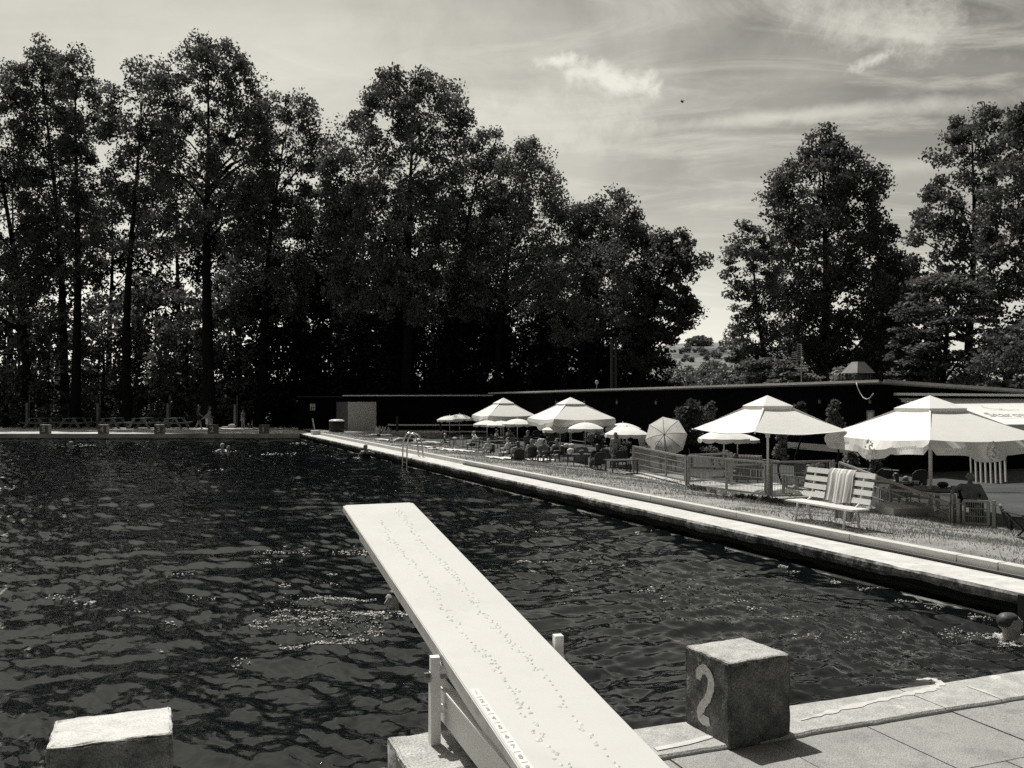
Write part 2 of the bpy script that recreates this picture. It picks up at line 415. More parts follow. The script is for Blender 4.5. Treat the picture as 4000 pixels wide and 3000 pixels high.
mb.add([p2[0] + Vector((0, .03, 0)), p2[0] - Vector((0, .03, 0)), p2[1] + Vector((0.01, .03, 0)), p2[1] - Vector((0.01, .035, 0)), p2[2] + Vector((0, .01, 0)), p2[2]], [(0, 1, 3, 2), (2, 3, 5, 4)])
p3 = [at(2560, 2925, .0365), at(2680, 2902, .0365), at(2760, 2880, .0365), at(2810, 2862, .0365)]
vs = []
for i, p in enumerate(p3): vs += [p + Vector((-.006, .028, 0)), p - Vector((-.006, .028, 0))]
mb.add(vs, [(0, 1, 3, 2), (2, 3, 5, 4), (4, 5, 7, 6)])
tag(mb.build('mortar_repair', mat('mortar', .45, .9, .56, 12, speck=.2)), kind='structure')
# near pool wall
mb = MB(); mb.prism([(q.x, q.y) for q in (NEp(-80, -.02), NEp(9, -.02), NEp(9, -.3), NEp(-80, -.3))][::-1], -1.2, -.1)
tag(mb.build('near_pool_wall', M_slabside), kind='structure')

# right-hand pool edge slab, its broken fascia, gutter recess
U0, U1 = -2.0, 56.3
mb = MB(); n = 420
rows = []
for k in range(n + 1):
    u = U0 + (U1 - U0) * k / n
    nz = sin(u * 1.7) * .012 + sin(u * 4.3 + 1) * .010 + random.uniform(-.010, .010)
    chip = random.random()
    ch = .05 if (1.5 < (u % 9.7) < 1.9) else 0
    e = .012 * random.random() + ch * random.random()
    rows.append([(E(u, .03 + nz * .5, -.165 + nz), 1), (E(u, .0 + nz * .8, -.11 + nz * .6), 1), (E(u, nz * .6 - .005, -.05), 1), (E(u, e + .012, -.012 - ch * .4), 1), (E(u, e + .05 + ch, .0), 0), (E(u, .45, .002), 0), (E(u, .80, .0), 0)])
vs = [p[0] for r in rows for p in r]; m = 7; fs = []; mi = []
for k in range(n):
    for q in range(m - 1):
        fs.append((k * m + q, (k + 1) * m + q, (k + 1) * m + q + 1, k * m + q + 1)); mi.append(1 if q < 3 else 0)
# underside
b0 = len(vs)
for k in range(n + 1):
    u = U0 + (U1 - U0) * k / n; vs.append(E(u, .9, -.17))
for k in range(n):
    fs.append((k * m, b0 + k, b0 + k + 1, (k + 1) * m)); mi.append(1)
fs.append(tuple([n * m + q for q in range(m)] + [b0 + n])[::-1]); mi.append(1)
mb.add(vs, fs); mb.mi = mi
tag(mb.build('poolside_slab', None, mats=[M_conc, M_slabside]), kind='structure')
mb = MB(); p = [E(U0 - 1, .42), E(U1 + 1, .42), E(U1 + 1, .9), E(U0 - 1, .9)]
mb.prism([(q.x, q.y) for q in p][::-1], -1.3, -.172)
tag(mb.build('gutter_wall', mat('gutter_shade_black', .006, .8, .012, 4)), kind='structure')  # recess under the slab coloured near-black as shade
mb = MB(); pts = []
for k in range(200):
    u = U0 + (U1 - U0) * k / 199; pts.append(E(u, .045 + sin(u * 3.1) * .006, WZ + .012 + sin(u * 2.3) * .004))
mb.tube(pts, .032, 6)
tag(mb.build('overflow_lip', mat('wet_lip', .16, .35, .4, 8)), kind='structure')
# kerb with joints
mb = MB(); u = -2.2; k = 0
ks = [-2.2, .9, 1.55, 3.6, 6.6, 9.3, 9.75, 13.2, 13.7, 17.0, 20.5, 23.4, 24.0, 27.8, 31.5, 35, 39, 43, 47, 51.2]
for i in range(len(ks) - 1):
    g = .012 if i % 3 else .03
    c = E((ks[i] + ks[i + 1]) / 2, .855, .072)
    mb.box(c, (ks[i + 1] - ks[i] - g, .165, .146), M=Matrix((ED, -EN, Vector((0, 0, 1)))).transposed(), bev=.008)
tag(mb.build('lawn_kerb', M_kerb), kind='structure')
# hose along the foot of the kerb
mb = MB(); mb.tube([E(-2 + i * .5, .725 + .012 * sin(i * .9), .028) for i in range(50)], .024, 6)
mb.cyl(E(7.6, .725, .028), E(7.72, .725, .028), .036, n=8)
tag(mb.build('garden_hose', M_rubber, smooth=True), 'long black hose lying on the slab along the foot of the kerb', 'hose')
# dark pier at the near end of the slab
mb = MB(); mb.box(E(-.35, .22, -.32), (.55, .62, .62), M=Matrix((ED, -EN, Vector((0, 0, 1)))).transposed())
tag(mb.build('slab_end_pier', mat('pier_dark', .01, .9, .02, 6)), kind='structure')

# lawn: bumpy slope from kerb down to the terrace
def lawn_bump(u, w):
    return .012 * sin(u * 2.1 + w * 1.3) + .01 * sin(u * .77 - w * 2.9) + .008 * sin(u * 5.3 + w * 4.1)
us = np.linspace(-6, 60, 330); ws = np.linspace(.93, 6.75, 40)
V = []
for u in us:
    for q, wv in enumerate(ws):
        p = E(u, wv, lawn_z(wv) + (lawn_bump(u, wv) if q > 1 else -.01)); V.append(p[:])
Q = [(i * 40 + j, i * 40 + j + 1, (i + 1) * 40 + j + 1, (i + 1) * 40 + j) for i in range(329) for j in range(39)]
tag(np_mesh('lawn', V, [q[::-1] for q in Q], M_soil, smooth=True), kind='structure')
# grass blades
n = 150000
uu = -5 + 58 * RNG.random(n) ** 1.9; ww = .96 + RNG.random(n) * 5.15
patch = np.sin(uu * 1.3 + ww * 2) * np.sin(uu * .57 - ww * 1.1 + 2) + .5 * np.sin(uu * 3.1 + ww * 4.7)
ww2 = ww
keep = RNG.random(n) < np.clip(.75 + .35 * patch - .35 * (ww < 1.9) * (uu > 1.5) , .18, 1)
uu, ww = uu[keep], ww[keep]; n = len(uu)
base = np.array(E0)[None] + np.outer(uu, np.array(ED)) + np.outer(ww, np.array(EN))
vv = np.clip((ww - .94) / 5, 0, 1); base[:, 2] = .145 - .365 * vv * vv * (3 - 2 * vv) + .012 * np.sin(uu * 2.1 + ww * 1.3) + .01 * np.sin(uu * .77 - ww * 2.9) + .008 * np.sin(uu * 5.3 + ww * 4.1) - .005
ang = RNG.random(n) * 2 * pi; h = (.022 + .05 * RNG.random(n) ** 2) * (1 + .35 * np.sin(uu * 1.1 + ww * 1.7)); wd = .004 + .003 * RNG.random(n) + .00022 * np.clip(uu, 0, 60)
lean = RNG.random(n) * .8
dx, dy = np.cos(ang), np.sin(ang)
a2 = RNG.random(n) * 2 * pi
V = np.zeros((n, 4, 3)); V[:, 0] = base; V[:, 1] = base; V[:, 2] = base; V[:, 3] = base
V[:, 0, 0] -= dx * wd; V[:, 0, 1] -= dy * wd; V[:, 1, 0] += dx * wd; V[:, 1, 1] += dy * wd
lx = np.cos(a2) * lean * h; ly = np.sin(a2) * lean * h
V[:, 2, 0] += lx * .5 + dx * wd * .7; V[:, 2, 1] += ly * .5 + dy * wd * .7; V[:, 2, 2] += h * .65
V[:, 3, 0] += lx; V[:, 3, 1] += ly; V[:, 3, 2] += h * (1 - .3 * lean)
Q = np.arange(n * 4).reshape(n, 4)
tag(np_mesh('grass', V.reshape(-1, 3), Q, M_grass), 'short dry grass covering the lawn slope beside the pool', 'grass', kind='stuff')

# terrace paving of the cafe
mb = MB(); p = [E(-14, 6.6), E(60, 6.6), E(60, 15), E(-14, 30)]
mb.prism([(q.x, q.y) for q in p][::-1], TZ - .03, TZ + .004)
tag(mb.build('terrace', M_terrace), kind='structure')

# far deck
M_fdeck = mat('far_deck_concrete', .42, .9, .6, .8, v3=.3, scale3=.5)
mb = MB(); xr = FR.x + .4
mb.prism([(XL, FARY), (xr - .5, FARY), (xr - .5, FARY + 13), (XL, FARY + 13)], -.29, .0)
mb.prism([(xr - .5, FARY + 2.6), (xr + 9, FARY + 2.6), (xr + 9, FARY + 13), (xr - .5, FARY + 13)], -.29, -.004)
tag(mb.build('far_deck', M_fdeck), kind='structure')
mb = MB(); mb.prism([(XL, FARY + .12), (xr - .4, FARY + .12), (xr - .4, FARY + .5), (XL, FARY + .5)], -1.2, -.2)
tag(mb.build('far_pool_wall', M_slabside), kind='structure')

# ------------------------------------------------------------------ water
ratio = 1.0045
ys = [3.6]
while ys[-1] < FARY + .3: ys.append(ys[-1] * ratio + .006)
ys = np.array(ys); nx = 640
cE = EN.dot(E0) + .4
U = np.linspace(0, 1, nx)
Xl = -.70 * ys - 3; Xr = np.minimum((cE - EN.y * ys) / EN.x, .72 * ys + 2)
X = Xl[:, None] + (Xr - Xl)[:, None] * U[None]; Y = np.repeat(ys[:, None], nx, 1)
Z = np.zeros_like(X); r2 = np.random.default_rng(5)
wx = X + .35 * np.sin(Y * .9 + 1) + .2 * np.sin(X * 1.3 + Y * .7); wy = Y + .35 * np.sin(X * .8 + 2) + .2 * np.sin(Y * 1.1 - X * .5)
patchy = np.clip(.75 + .55 * np.sin(X * .9 + 1.4 * np.sin(Y * .5)) * np.sin(Y * .6 + 1.1 * np.sin(X * .45 + 1)) + .35 * np.sin(X * 2.1 - Y * 1.3), .12, 1.7)
for cnt, l0, l1, sl, sprd, pat in ((12, 1.0, 2.6, .032, .75, 0), (38, .24, .85, .056, .65, .5), (54, .08, .24, .060, .8, .85)):
    for i in range(cnt):
        lam = l0 * (l1 / l0) ** r2.random(); k = 2 * pi / lam
        th = r2.normal(0, sprd) + pi / 2 + (.22 if i % 3 else -.30)
        ph = r2.random() * 6.28; amp = sl * (.6 + .8 * r2.random()) / k
        env = (.6 + .4 * np.sin(X * (.25 + .5 * r2.random()) + Y * (.2 + .4 * r2.random()) + ph * 3)) * (1 - pat + pat * patchy)
        s = np.sin(k * (wx * np.cos(th) + wy * np.sin(th)) + ph)
        damp = np.clip(lam / (.011 * Y), 0, 1) if lam < .7 else 1.0
        Z += amp * env * (s + .22 * s * s) * damp
def rip(c, r0, amp, lam, fall):
    global Z
    d = np.hypot(X - c.x, Y - c.y); Z = Z + amp * np.sin(d * 2 * pi / lam) * np.exp(-((d - r0) / fall) ** 2)
GIRL = at(1540, 2395, WZ); MANR = at(3935, 2500, WZ)
rip(GIRL + Vector((-1.0, -.4, 0)), .5, .007, .34, 1.1); rip(MANR + Vector((-.4, -.2, 0)), .5, .008, .35, .8)
# chop in the stirred water round the girl
ch = np.exp(-(((X - GIRL.x + 1.1) / 1.5) ** 2 + ((Y - GIRL.y + .7) / .9) ** 2))
for i in range(14):
    lam = .07 + .12 * r2.random(); th = r2.random() * 6.28
    Z += ch * .0032 * np.sin(2 * pi / lam * (X * np.cos(th) + Y * np.sin(th)) + r2.random() * 6)
V = np.stack([X, Y, WZ + Z], -1).reshape(-1, 3); ny = len(ys)
I = (np.arange(ny - 1)[:, None] * nx + np.arange(nx - 1)[None]).ravel()
Q = np.stack([I, I + 1, I + nx + 1, I + nx], 1)
mw = bpy.data.materials.new('pool_water'); mw.use_nodes = True; b = mw.node_tree.nodes['Principled BSDF']
b.inputs['Base Color'].default_value = (.0035, .0048, .0055, 1); b.inputs['Roughness'].default_value = .004; b.inputs['IOR'].default_value = 1.38
nt = mw.node_tree; tcw = nt.nodes.new('ShaderNodeTexCoord'); nzw = nt.nodes.new('ShaderNodeTexNoise'); nzw.inputs['Scale'].default_value = 13; nzw.inputs['Detail'].default_value = 5
mpw = nt.nodes.new('ShaderNodeMapping'); mpw.inputs['Scale'].default_value = (.6, 1.2, 1); nt.links.new(tcw.outputs['Object'], mpw.inputs[0]); nt.links.new(mpw.outputs[0], nzw.inputs['Vector'])
bpw = nt.nodes.new('ShaderNodeBump'); bpw.inputs['Strength'].default_value = 1; bpw.inputs['Distance'].default_value = .003; nt.links.new(nzw.outputs['Fac'], bpw.inputs['Height']); nt.links.new(bpw.outputs[0], b.inputs['Normal'])
tag(np_mesh('pool_water', V, Q, mw, smooth=True), kind='structure')
def water_h(x, y):
    i = int(np.argmin(abs(ys - y))); j = int(np.clip((x - Xl[i]) / (Xr[i] - Xl[i]) * (nx - 1), 0, nx - 1)); return WZ + Z[i, j]
# pool floor far down, so nothing shows below the surface
mb = MB(); mb.prism([(q.x, q.y) for q in (NL + Vector((0, -1, 0)), NR + Vector((1.2, -.5, 0)), FR + Vector((1, .6, 0)), FL + Vector((0, .6, 0)))], -2.2, -2.0)
tag(mb.build('pool_floor', M_slabside), kind='structure')

# splash: white foam and drops, many standing in for sun glints
def drops(name, label, spots):
    mb = MB()
    for (px, py, rx, ry, cnt, r) in spots:
        for k in range(int(cnt * (1.7 if r < .0125 else 1))):
            a = random.random() * 2 * pi; q = sqrt(random.random()) if ry > 25 else random.uniform(-1, 1)
            x = px + rx * q * cos(a) if ry > 25 else px + rx * q; y = py + ry * q * sin(a) if ry > 25 else py + random.gauss(0, ry * .5)
            if y < 1720: continue
            p = at(x, y, WZ); p.z = water_h(p.x, p.y) + random.random() * .012
            rr = r * (.28 + .95 * random.random() ** 3) * (p.y / 9.0 if p.y < 18 else 2.2)
            if EN.dot(p - E0) > -.08: continue
            mb.ball(p, (rr * random.uniform(.9, 1.7), rr * 1.1, rr * random.uniform(.35, .6)), 1)
    return tag(mb.build(name, mat('froth_glints', .86, .25, trans=.3), smooth=True), label, 'splash', kind='stuff')
drops('splash_and_glints', 'white foam, drops and stand-in sun glints on stirred water left of the girl', [
    (1280, 2345, 110, 9, 130, .010), (1400, 2352, 70, 7, 60, .010), (1480, 2408, 110, 12, 210, .012), (1230, 2405, 170, 9, 100, .010), (1120, 2440, 130, 6, 90, .011), (1200, 2432, 150, 5, 90, .010), (1330, 2470, 170, 58, 190, .009), (1240, 2533, 150, 6, 130, .011), (1330, 2512, 90, 6, 70, .011),
    (1460, 2470, 40, 30, 60, .010), (1190, 2400, 210, 80, 90, .008), (1010, 2455, 40, 8, 50, .011)])
drops('splash_and_glints', 'scattered white bits standing in for sun glints across the open pool water', [
    (1100, 2162, 110, 14, 40, .012), (1390, 2160, 60, 18, 60, .013), (1050, 2200, 60, 10, 22, .012), (1330, 2165, 30, 8, 18, .013), (700, 2250, 60, 12, 16, .012), (250, 2345, 70, 10, 30, .013), (350, 2358, 25, 6, 26, .015),
    (520, 2398, 60, 6, 16, .011), (660, 2430, 30, 10, 18, .011), (640, 2550, 25, 4, 5, .013), (930, 2610, 60, 12, 14, .011), (780, 2340, 60, 10, 14, .010), (940, 2590, 25, 14, 10, .013), (1110, 2295, 25, 8, 16, .014), (1300, 2290, 80, 8, 12, .010),
    (2050, 2200, 30, 5, 18, .012), (2130, 2202, 40, 3, 14, .010), (2300, 2200, 35, 6, 10, .011), (2430, 2222, 10, 6, 8, .012), (2230, 2295, 12, 20, 8, .013), (2500, 2325, 40, 6, 8, .011), (2545, 2318, 14, 12, 12, .013), (2590, 2345, 10, 14, 8, .011),
    (2890, 2360, 30, 4, 10, .011), (2950, 2385, 30, 10, 10, .012), (3150, 2495, 60, 12, 26, .010), (3320, 2505, 40, 16, 16, .009), (3340, 2485, 30, 8, 10, .010), (3090, 2425, 30, 4, 6, .01), (1290, 2245, 30, 4, 8, .011)])
drops('splash_and_glints', 'line of white splashes behind the far swimmers', [
    (290, 1741, 85, 5, 60, .024), (1090, 1776, 70, 5, 70, .022), (1170, 1732, 45, 4, 34, .02), (880, 1765, 50, 4, 24, .02), (420, 1727, 10, 5, 8, .02), (975, 1785, 4, 8, 5, .03), (830, 1840, 70, 5, 18, .016), (1395, 1790, 16, 4, 16, .02), (20, 1908, 40, 5, 30, .018)])
drops('splash_and_glints', 'splash drops and stand-in glints along the wet pool lip and round the man', [
    (3060, 2222, 18, 10, 20, .010), (3100, 2238, 30, 5, 18, .008), (3265, 2275, 20, 10, 26, .010), (3400, 2312, 50, 8, 26, .008), (3540, 2352, 45, 10, 36, .009), (3650, 2380, 40, 8, 20, .009), (3720, 2480, 60, 26, 60, .008), (3830, 2420, 50, 20, 50, .009), (3870, 2485, 90, 16, 80, .009), (3960, 2500, 60, 14, 150, .012), (3950, 2525, 50, 10, 60, .010), (3890, 2500, 40, 5, 40, .011), (3530, 2480, 12, 6, 10, .012), (2492, 2090, 8, 18, 14, .010), (2555, 2080, 12, 8, 8, .009)])
# ------------------------------------------------------------------ starting blocks
def rough_block(w, d, h, seed, bev=.02, n=10):
    r = random.Random(seed); bm = bmesh.new(); bmesh.ops.create_cube(bm, size=1)
    for v in bm.verts: v.co = Vector((v.co.x * w, v.co.y * d, (v.co.z + .5) * h))
    bmesh.ops.bevel(bm, geom=bm.edges[:], offset=bev, segments=2, affect='EDGES', profile=.6)
    bmesh.ops.subdivide_edges(bm, edges=bm.edges[:], cuts=n, use_grid_fill=True)
    ph = [r.random() * 6 for _ in range(6)]
    for v in bm.verts:
        c = v.co; m = .0022
        v.co = c + Vector((sin(c.y * 31 + c.z * 23 + ph[0]) * m, sin(c.x * 27 + c.z * 33 + ph[1]) * m, sin(c.x * 29 + c.y * 37 + ph[2]) * m)) + Vector((r.gauss(0, .0011), r.gauss(0, .0011), r.gauss(0, .0011)))
    bm.normal_update()
    me = bpy.data.meshes.new('starting_block'); bm.to_mesh(me); bm.free()
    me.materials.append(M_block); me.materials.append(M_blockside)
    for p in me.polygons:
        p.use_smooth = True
        if p.normal.z < .55: p.material_index = 1  # sides take the darker copy, shade put into the colour
    return me
def digit2(parent, w, h, y):
    """hand painted 2 with a thick uneven brush, on the face looking along -y"""
    ctr = [(-.079, .365), (-.078, .41), (-.062, .447), (-.02, .470), (.034, .458), (.062, .402), (.052, .328), (.006, .256), (-.048, .198), (-.072, .150), (-.046, .120), (.009, .120), (.069, .135)]
    wd = [.020, .032, .033, .032, .033, .033, .031, .030, .031, .034, .036, .034, .026]
    pts = []
    for i in range(len(ctr) - 1):
        for k in range(5):
            t = k / 5; pts.append((ctr[i][0] * (1 - t) + ctr[i + 1][0] * t, ctr[i][1] * (1 - t) + ctr[i + 1][1] * t, wd[i] * (1 - t) + wd[i + 1] * t))
    sm = []
    for i in range(len(pts)):
        a = pts[max(i - 3, 0):i + 4]; sm.append(tuple(sum(p[q] for p in a) / len(a) for q in range(3)))
    vs = []; rr = random.Random(3)
    for i, p in enumerate(sm):
        a = sm[max(i - 1, 0)]; b = sm[min(i + 1, len(sm) - 1)]; dx, dz = b[0] - a[0], b[1] - a[1]; l = sqrt(dx * dx + dz * dz) + 1e-6
        nx_, nz_ = -dz / l, dx / l
        for sgn in (-1, 1):
            q = p[2] * (1 + rr.uniform(-.14, .14)) * sgn
            vs.append((p[0] + nx_ * q, y, p[1] + nz_ * q))
    m = MB(); m.add(vs, [(2 * i, 2 * i + 1, 2 * i + 3, 2 * i + 2) for i in range(len(sm) - 1)])
    return m
BA = math.atan(.39); BB = radians(26)
blk = thing('starting_block', 'weathered concrete block with a hand painted 2 and sides darkened as shade', 'starting block', (1.427 + .525 / 2 * cos(BB) - .24 * sin(BB), 5.91 + .525 / 2 * sin(BB) + .24 * cos(BB), 0), BB, 'starting blocks round the pool')
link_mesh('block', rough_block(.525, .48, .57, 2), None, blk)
m = MB()
b2 = digit2(blk, .31, .42, 0)
# the number stands on the left-hand face of the block
b2.v = [(-.2700, -v[0], v[2]) for v in b2.v]
b2.build('painted_number', M_digit, blk)
c0 = Vector((-2.31, 4.47, 0)); a0 = atan2(.22, .55)
blk = thing('starting_block', 'bare concrete starting block with a sunlit top beside the diving board', 'starting block', c0 + Vector((.295 * cos(a0) - .22 * sin(a0), .295 * sin(a0) + .22 * cos(a0), 0)), a0, 'starting blocks round the pool')
me3 = rough_block(.59, .44, .57, 5); me3.materials[0] = mat('sun_tone_block_top', .50, .95, .62, 9, bump=.008, bscale=60, speck=.25); me3.materials[1] = mat('shade_tone_block_sides', .09, .95, .26, 8, bump=.02, bscale=40, v3=.06, scale3=4, lo3=.5, hi3=.62, speck=.5); link_mesh('block', me3, None, blk)  # pale top and dark sides of one concrete, sun and shade in colour
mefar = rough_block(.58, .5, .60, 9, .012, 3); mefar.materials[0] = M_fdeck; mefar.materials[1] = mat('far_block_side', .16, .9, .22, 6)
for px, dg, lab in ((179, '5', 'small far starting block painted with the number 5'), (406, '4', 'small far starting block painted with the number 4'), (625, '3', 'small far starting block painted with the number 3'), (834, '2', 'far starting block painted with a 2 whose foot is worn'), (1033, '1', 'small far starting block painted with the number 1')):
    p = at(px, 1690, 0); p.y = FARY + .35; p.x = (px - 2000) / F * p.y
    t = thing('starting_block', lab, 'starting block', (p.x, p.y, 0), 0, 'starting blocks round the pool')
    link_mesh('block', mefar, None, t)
    text('painted_number', dg, .52, mat('white_digit', .8, .7), t, (0, -.268, .27), (1, 0, 0), (0, 0, 1), .003, bold=.015)

# ------------------------------------------------------------------ diving board
P0 = Vector((-1.19, 6.3, 1.562)); BD = Vector((.3486, -.937, -.144)).normalized(); BR = Vector((.937, .3486, 0)); BU = BR.cross(-BD).normalized()
if BU.z < 0: BU = -BU
BW, BL, BT = .505, 4.95, .042
root_loc = P0 + BD * 2.6 + BR * BW / 2; root_loc.z = 0
db = thing('diving_board', 'white springboard with rows of peeling studs reaching out over the pool', 'diving board', root_loc)
def B(s, r, n=0.0): return P0 + BD * s + BR * r + BU * n - root_loc
m = MB(); 
bm = bmesh.new(); bmesh.ops.create_cube(bm, size=1)
for v in bm.verts: v.co = Vector((v.co.x * BW, v.co.y * BL, v.co.z * BT))
bmesh.ops.bevel(bm, geom=[e for e in bm.edges if abs((e.verts[0].co - e.verts[1].co).z) > .01], offset=.018, segments=3, affect='EDGES')
bmesh.ops.bevel(bm, geom=[e for e in bm.edges if len(e.link_faces) == 2 and e.calc_face_angle(0) > .8], offset=.004, segments=2, affect='EDGES')
me = bpy.data.meshes.new('plank'); M4 = Matrix((BR, BD, -BU)).transposed()
M4 = Matrix((BR, BD, BR.cross(BD))).transposed(); 
ctr = B(BL / 2, BW / 2, -BT / 2)
for v in bm.verts: v.co = M4 @ v.co + ctr
bmesh.ops.recalc_face_normals(bm, faces=bm.faces[:]); bm.normal_update(); bm.to_mesh(me); bm.free()
me.materials.append(M_board); me.materials.append(M_boardside)
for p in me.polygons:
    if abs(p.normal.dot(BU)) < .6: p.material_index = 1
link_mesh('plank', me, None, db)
# shallow stringers under the plank
for r, nm in ((.045, 'stringer'), (BW - .045, 'stringer')):
    m = MB(); m.beam(B(.55, r, -BT - .02), B(BL, r, -BT - .035), .05, .05, BU); m.build(nm, M_paint, db)
# lines of peeling studs
for r0 in (.165, .335):
    m = MB(); s = .42 if r0 < .2 else .16
    while s < BL - .05:
        k = random.choice((1, 1, 1, 2, 4)) if s < 3 else random.choice((1, 1, 2, 5))
        for _ in range(k):
            q = .012 if k == 1 else .035
            c = B(s + random.uniform(-q, q), r0 + random.uniform(-q, q) * .7 + .015 * sin(s * 5), .0005)
            rr = random.uniform(.005, .0105); n8 = 7
            vs = [c + BU * .0035 + BR * random.uniform(-.001, .001)] + [c + (BR * cos(2 * pi * j / n8) + BD * sin(2 * pi * j / n8) * 1.2) * rr * random.uniform(.75, 1.25) for j in range(n8)]
            m.add(vs, [(0, 1 + j, 1 + (j + 1) % n8) for j in range(n8)])
        s += random.uniform(.034, .05)
    m.build('stud_row', mat('peeling_studs', .36, .6, .66, 60), db)
# setting scale along the left edge
m = MB(); m.add([B(2.92, .012, .0012), B(2.92, .048, .0012), B(4.6, .048, .0012), B(4.6, .012, .0012)], [(0, 1, 2, 3)]); sc = m.build('number_scale', mat('scale_strip', .66, .5), db)
for i in range(9):
    s = 2.96 + i * .0705
    text('scale_number', str(i + 1), .036, M_printd, sc, B(s, .030, .002), BD * .0 + BR, -BD, .0006)
    m = MB(); m.add([B(s + .034, .018, .002), B(s + .034, .042, .002), B(s + .037, .042, .002), B(s + .037, .018, .002)], [(0, 1, 2, 3)]); m.build('scale_mark', M_printd, sc)
# fulcrum posts, clamp bolts
def vert(p, dz): return Vector((p.x, p.y, p.z + dz))
lp = B(2.54, -.026, 0); rp = B(2.60, BW + .030, 0)
for nm, p, top, sg in (('fulcrum_post', lp, -.02, -1), ('fulcrum_post', rp, .045, 1)):
    m = MB(); zt = p.z + top; zb = .80
    m.beam((p.x, p.y, zb), (p.x, p.y, zt - .09), .044, .044, BR); m.beam((p.x, p.y, zt - .0915), (p.x, p.y - .0, zt), .043, .040, BR + Vector((.0, -.12, .0)))
    ps = m.build(nm, M_paint, db)
    m = MB(); q = Vector((p.x, p.y, p.z - .105)); m.cyl(q + BR * sg * .021, q + BR * sg * .046, .019, .019, 6); m.cyl(q + BR * sg * .0225, q + BR * sg * .027, .026, .026, 14)
    m.build('clamp_bolt', mat('bolt_steel', .3, .35, metal=.9), ps)
m = MB(); m.cyl(lp - BU * .075, rp - BU * .075, .026, n=12); m.build('fulcrum_roller', M_paint, db)
# side rails of the stand, running back under the board
for r in (.03, BW - .03):
    a = Vector((B(2.42, r).x, B(2.42, r).y, .955)); b_ = Vector((B(4.9, r).x, B(4.9, r).y, .90))
    m = MB(); m.beam(a, b_, .012, .16); m.beam(a + Vector((0, 0, .082)), b_ + Vector((0, 0, .082)), .05, .008); fr = m.build('side_rail', M_paint, db)
    m = MB(); q = a.lerp(b_, .05) - BR * (.007 if r < .2 else -.007); m.cyl(q, q - BR * .02 * (1 if r < .2 else -1), .02, n=6); m.build('rail_bolt', M_paint, fr)
m = MB(); a = B(2.75, .06); b_ = B(2.75, BW - .06); m.beam((a.x, a.y, .80), (b_.x, b_.y, .80), .07, .07); m.build('cross_bar', mat('grey_bar', .2, .8), db)  # plain grey, darker than the white paint of the stand
# concrete piers carrying the stand
for k, (px0, lab) in enumerate(((0, 'left concrete pier under the diving board, top speckled with dark flecks'), (1, 'right concrete pier hidden beneath the diving board'))):
    t = MB(); ang = atan2(.3486, .937)
    c = Vector((-.34, 3.86, 0)) if k == 0 else Vector((.37, 4.12, 0))
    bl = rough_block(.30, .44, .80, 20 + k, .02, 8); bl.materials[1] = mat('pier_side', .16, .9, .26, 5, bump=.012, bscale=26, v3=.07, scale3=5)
    bl.name = 'concrete_pier'
    o = link_mesh('concrete_pier', bl, None, None, c, ang); tag(o, lab, 'pier', 'concrete piers of the diving stand')
# ------------------------------------------------------------------ ladder
lad = thing('pool_ladder', 'bright steel pool ladder arched over the slab edge', 'ladder', E(24.5, .15, 0))
base = E(24.5, .15, 0)
lu = (at(1545, 1786, 0) - E0).dot(ED); 
lad.location = E(lu, .15, 0); base = E(lu, .15, 0)
for du in (-.32, .32):
    pts = [E(lu + du, -.06, -1.0), E(lu + du, -.06, -.3), E(lu + du, -.06, .5), E(lu + du, .0, .80), E(lu + du, .13, .95), E(lu + du, .30, .97), E(lu + du, .46, .86), E(lu + du, .56, .55), E(lu + du, .60, .0)]
    # smooth
    for _ in range(2):
        q = [pts[0]]
        for a, b_ in zip(pts[:-1], pts[1:]): q += [a.lerp(b_, .25), a.lerp(b_, .75)]
        pts = q + [pts[-1]]
    m = MB(); m.tube([p - base for p in pts], .032, 8); m.build('handrail', M_steel, lad, smooth=True)
for z in (-.22, -.5, -.78):
    m = MB(); m.beam(E(lu - .32, -.06, z) - base, E(lu + .32, -.06, z) - base, .09, .025); m.build('tread', M_steel, lad)

# ------------------------------------------------------------------ bin, sign stand, things at the far corner
p = at(1315, 1693, 0); Yb = p.y
t = thing('litter_bin', 'dark round litter bin with a pale domed lid at the far corner', 'bin', (p.x, p.y, 0))
r = 33 / F * Yb / 2 * 1.0 * 1.8
m = MB(); m.lathe([(r * .95, 0), (r, .03), (r, .80), (r * .97, .82)], 18); m.build('drum', M_black, t, True)
m = MB(); m.lathe([(r * .98, .82), (r * 1.02, .84), (r * .98, .90), (r * .7, .95), (r * .2, .965)], 18); m.build('lid', mat('pale_lid', .75, .4), t, True)
p = at(1228, 1690, 0)
t = thing('folding_board', 'thin white folding board propped open in front of the dark hut', 'board', (p.x, p.y, 0))
m = MB(); m.beam((.10, -.1, 0), (-.16, .1, 1.0), .07, .04, (0, 1, 0)); m.build('front_leg', M_white, t)
m = MB(); m.beam((-.20, .35, 0), (-.16, .12, 1.0), .03, .03, (0, 1, 0)); m.build('rear_leg', mat('dim_leg', .12, .7), t)
p = E(52.1, .62, 0)
tag(MB().box((0, 0, .14), (.8, .5, .28), bev=.015).build('concrete_cube', M_kerb, loc=p, rz=atan2(ED.y, ED.x)), 'small pale concrete cube on the slab where the kerb ends', 'cube')
for (x0, x1, y0, z, lab) in ((1190, 1280, 1684, .0, 'flat pale edging stone in front of the hut notice'), (1330, 1395, 1687, .01, 'flat pale edging stone just right of the litter bin'), (1340, 1400, 1692, .03, 'lower pale edging stone in front of the one beside the bin')):
    a = at(x0, y0, z); b_ = at(x1, y0 + 1, z); mb = MB(); mb.beam(a, b_, .5, .07)
    tag(mb.build('edging_stone', mat('edging', .3, .9, .4, 2)), lab, 'edging stone', 'edging stones by the hut')

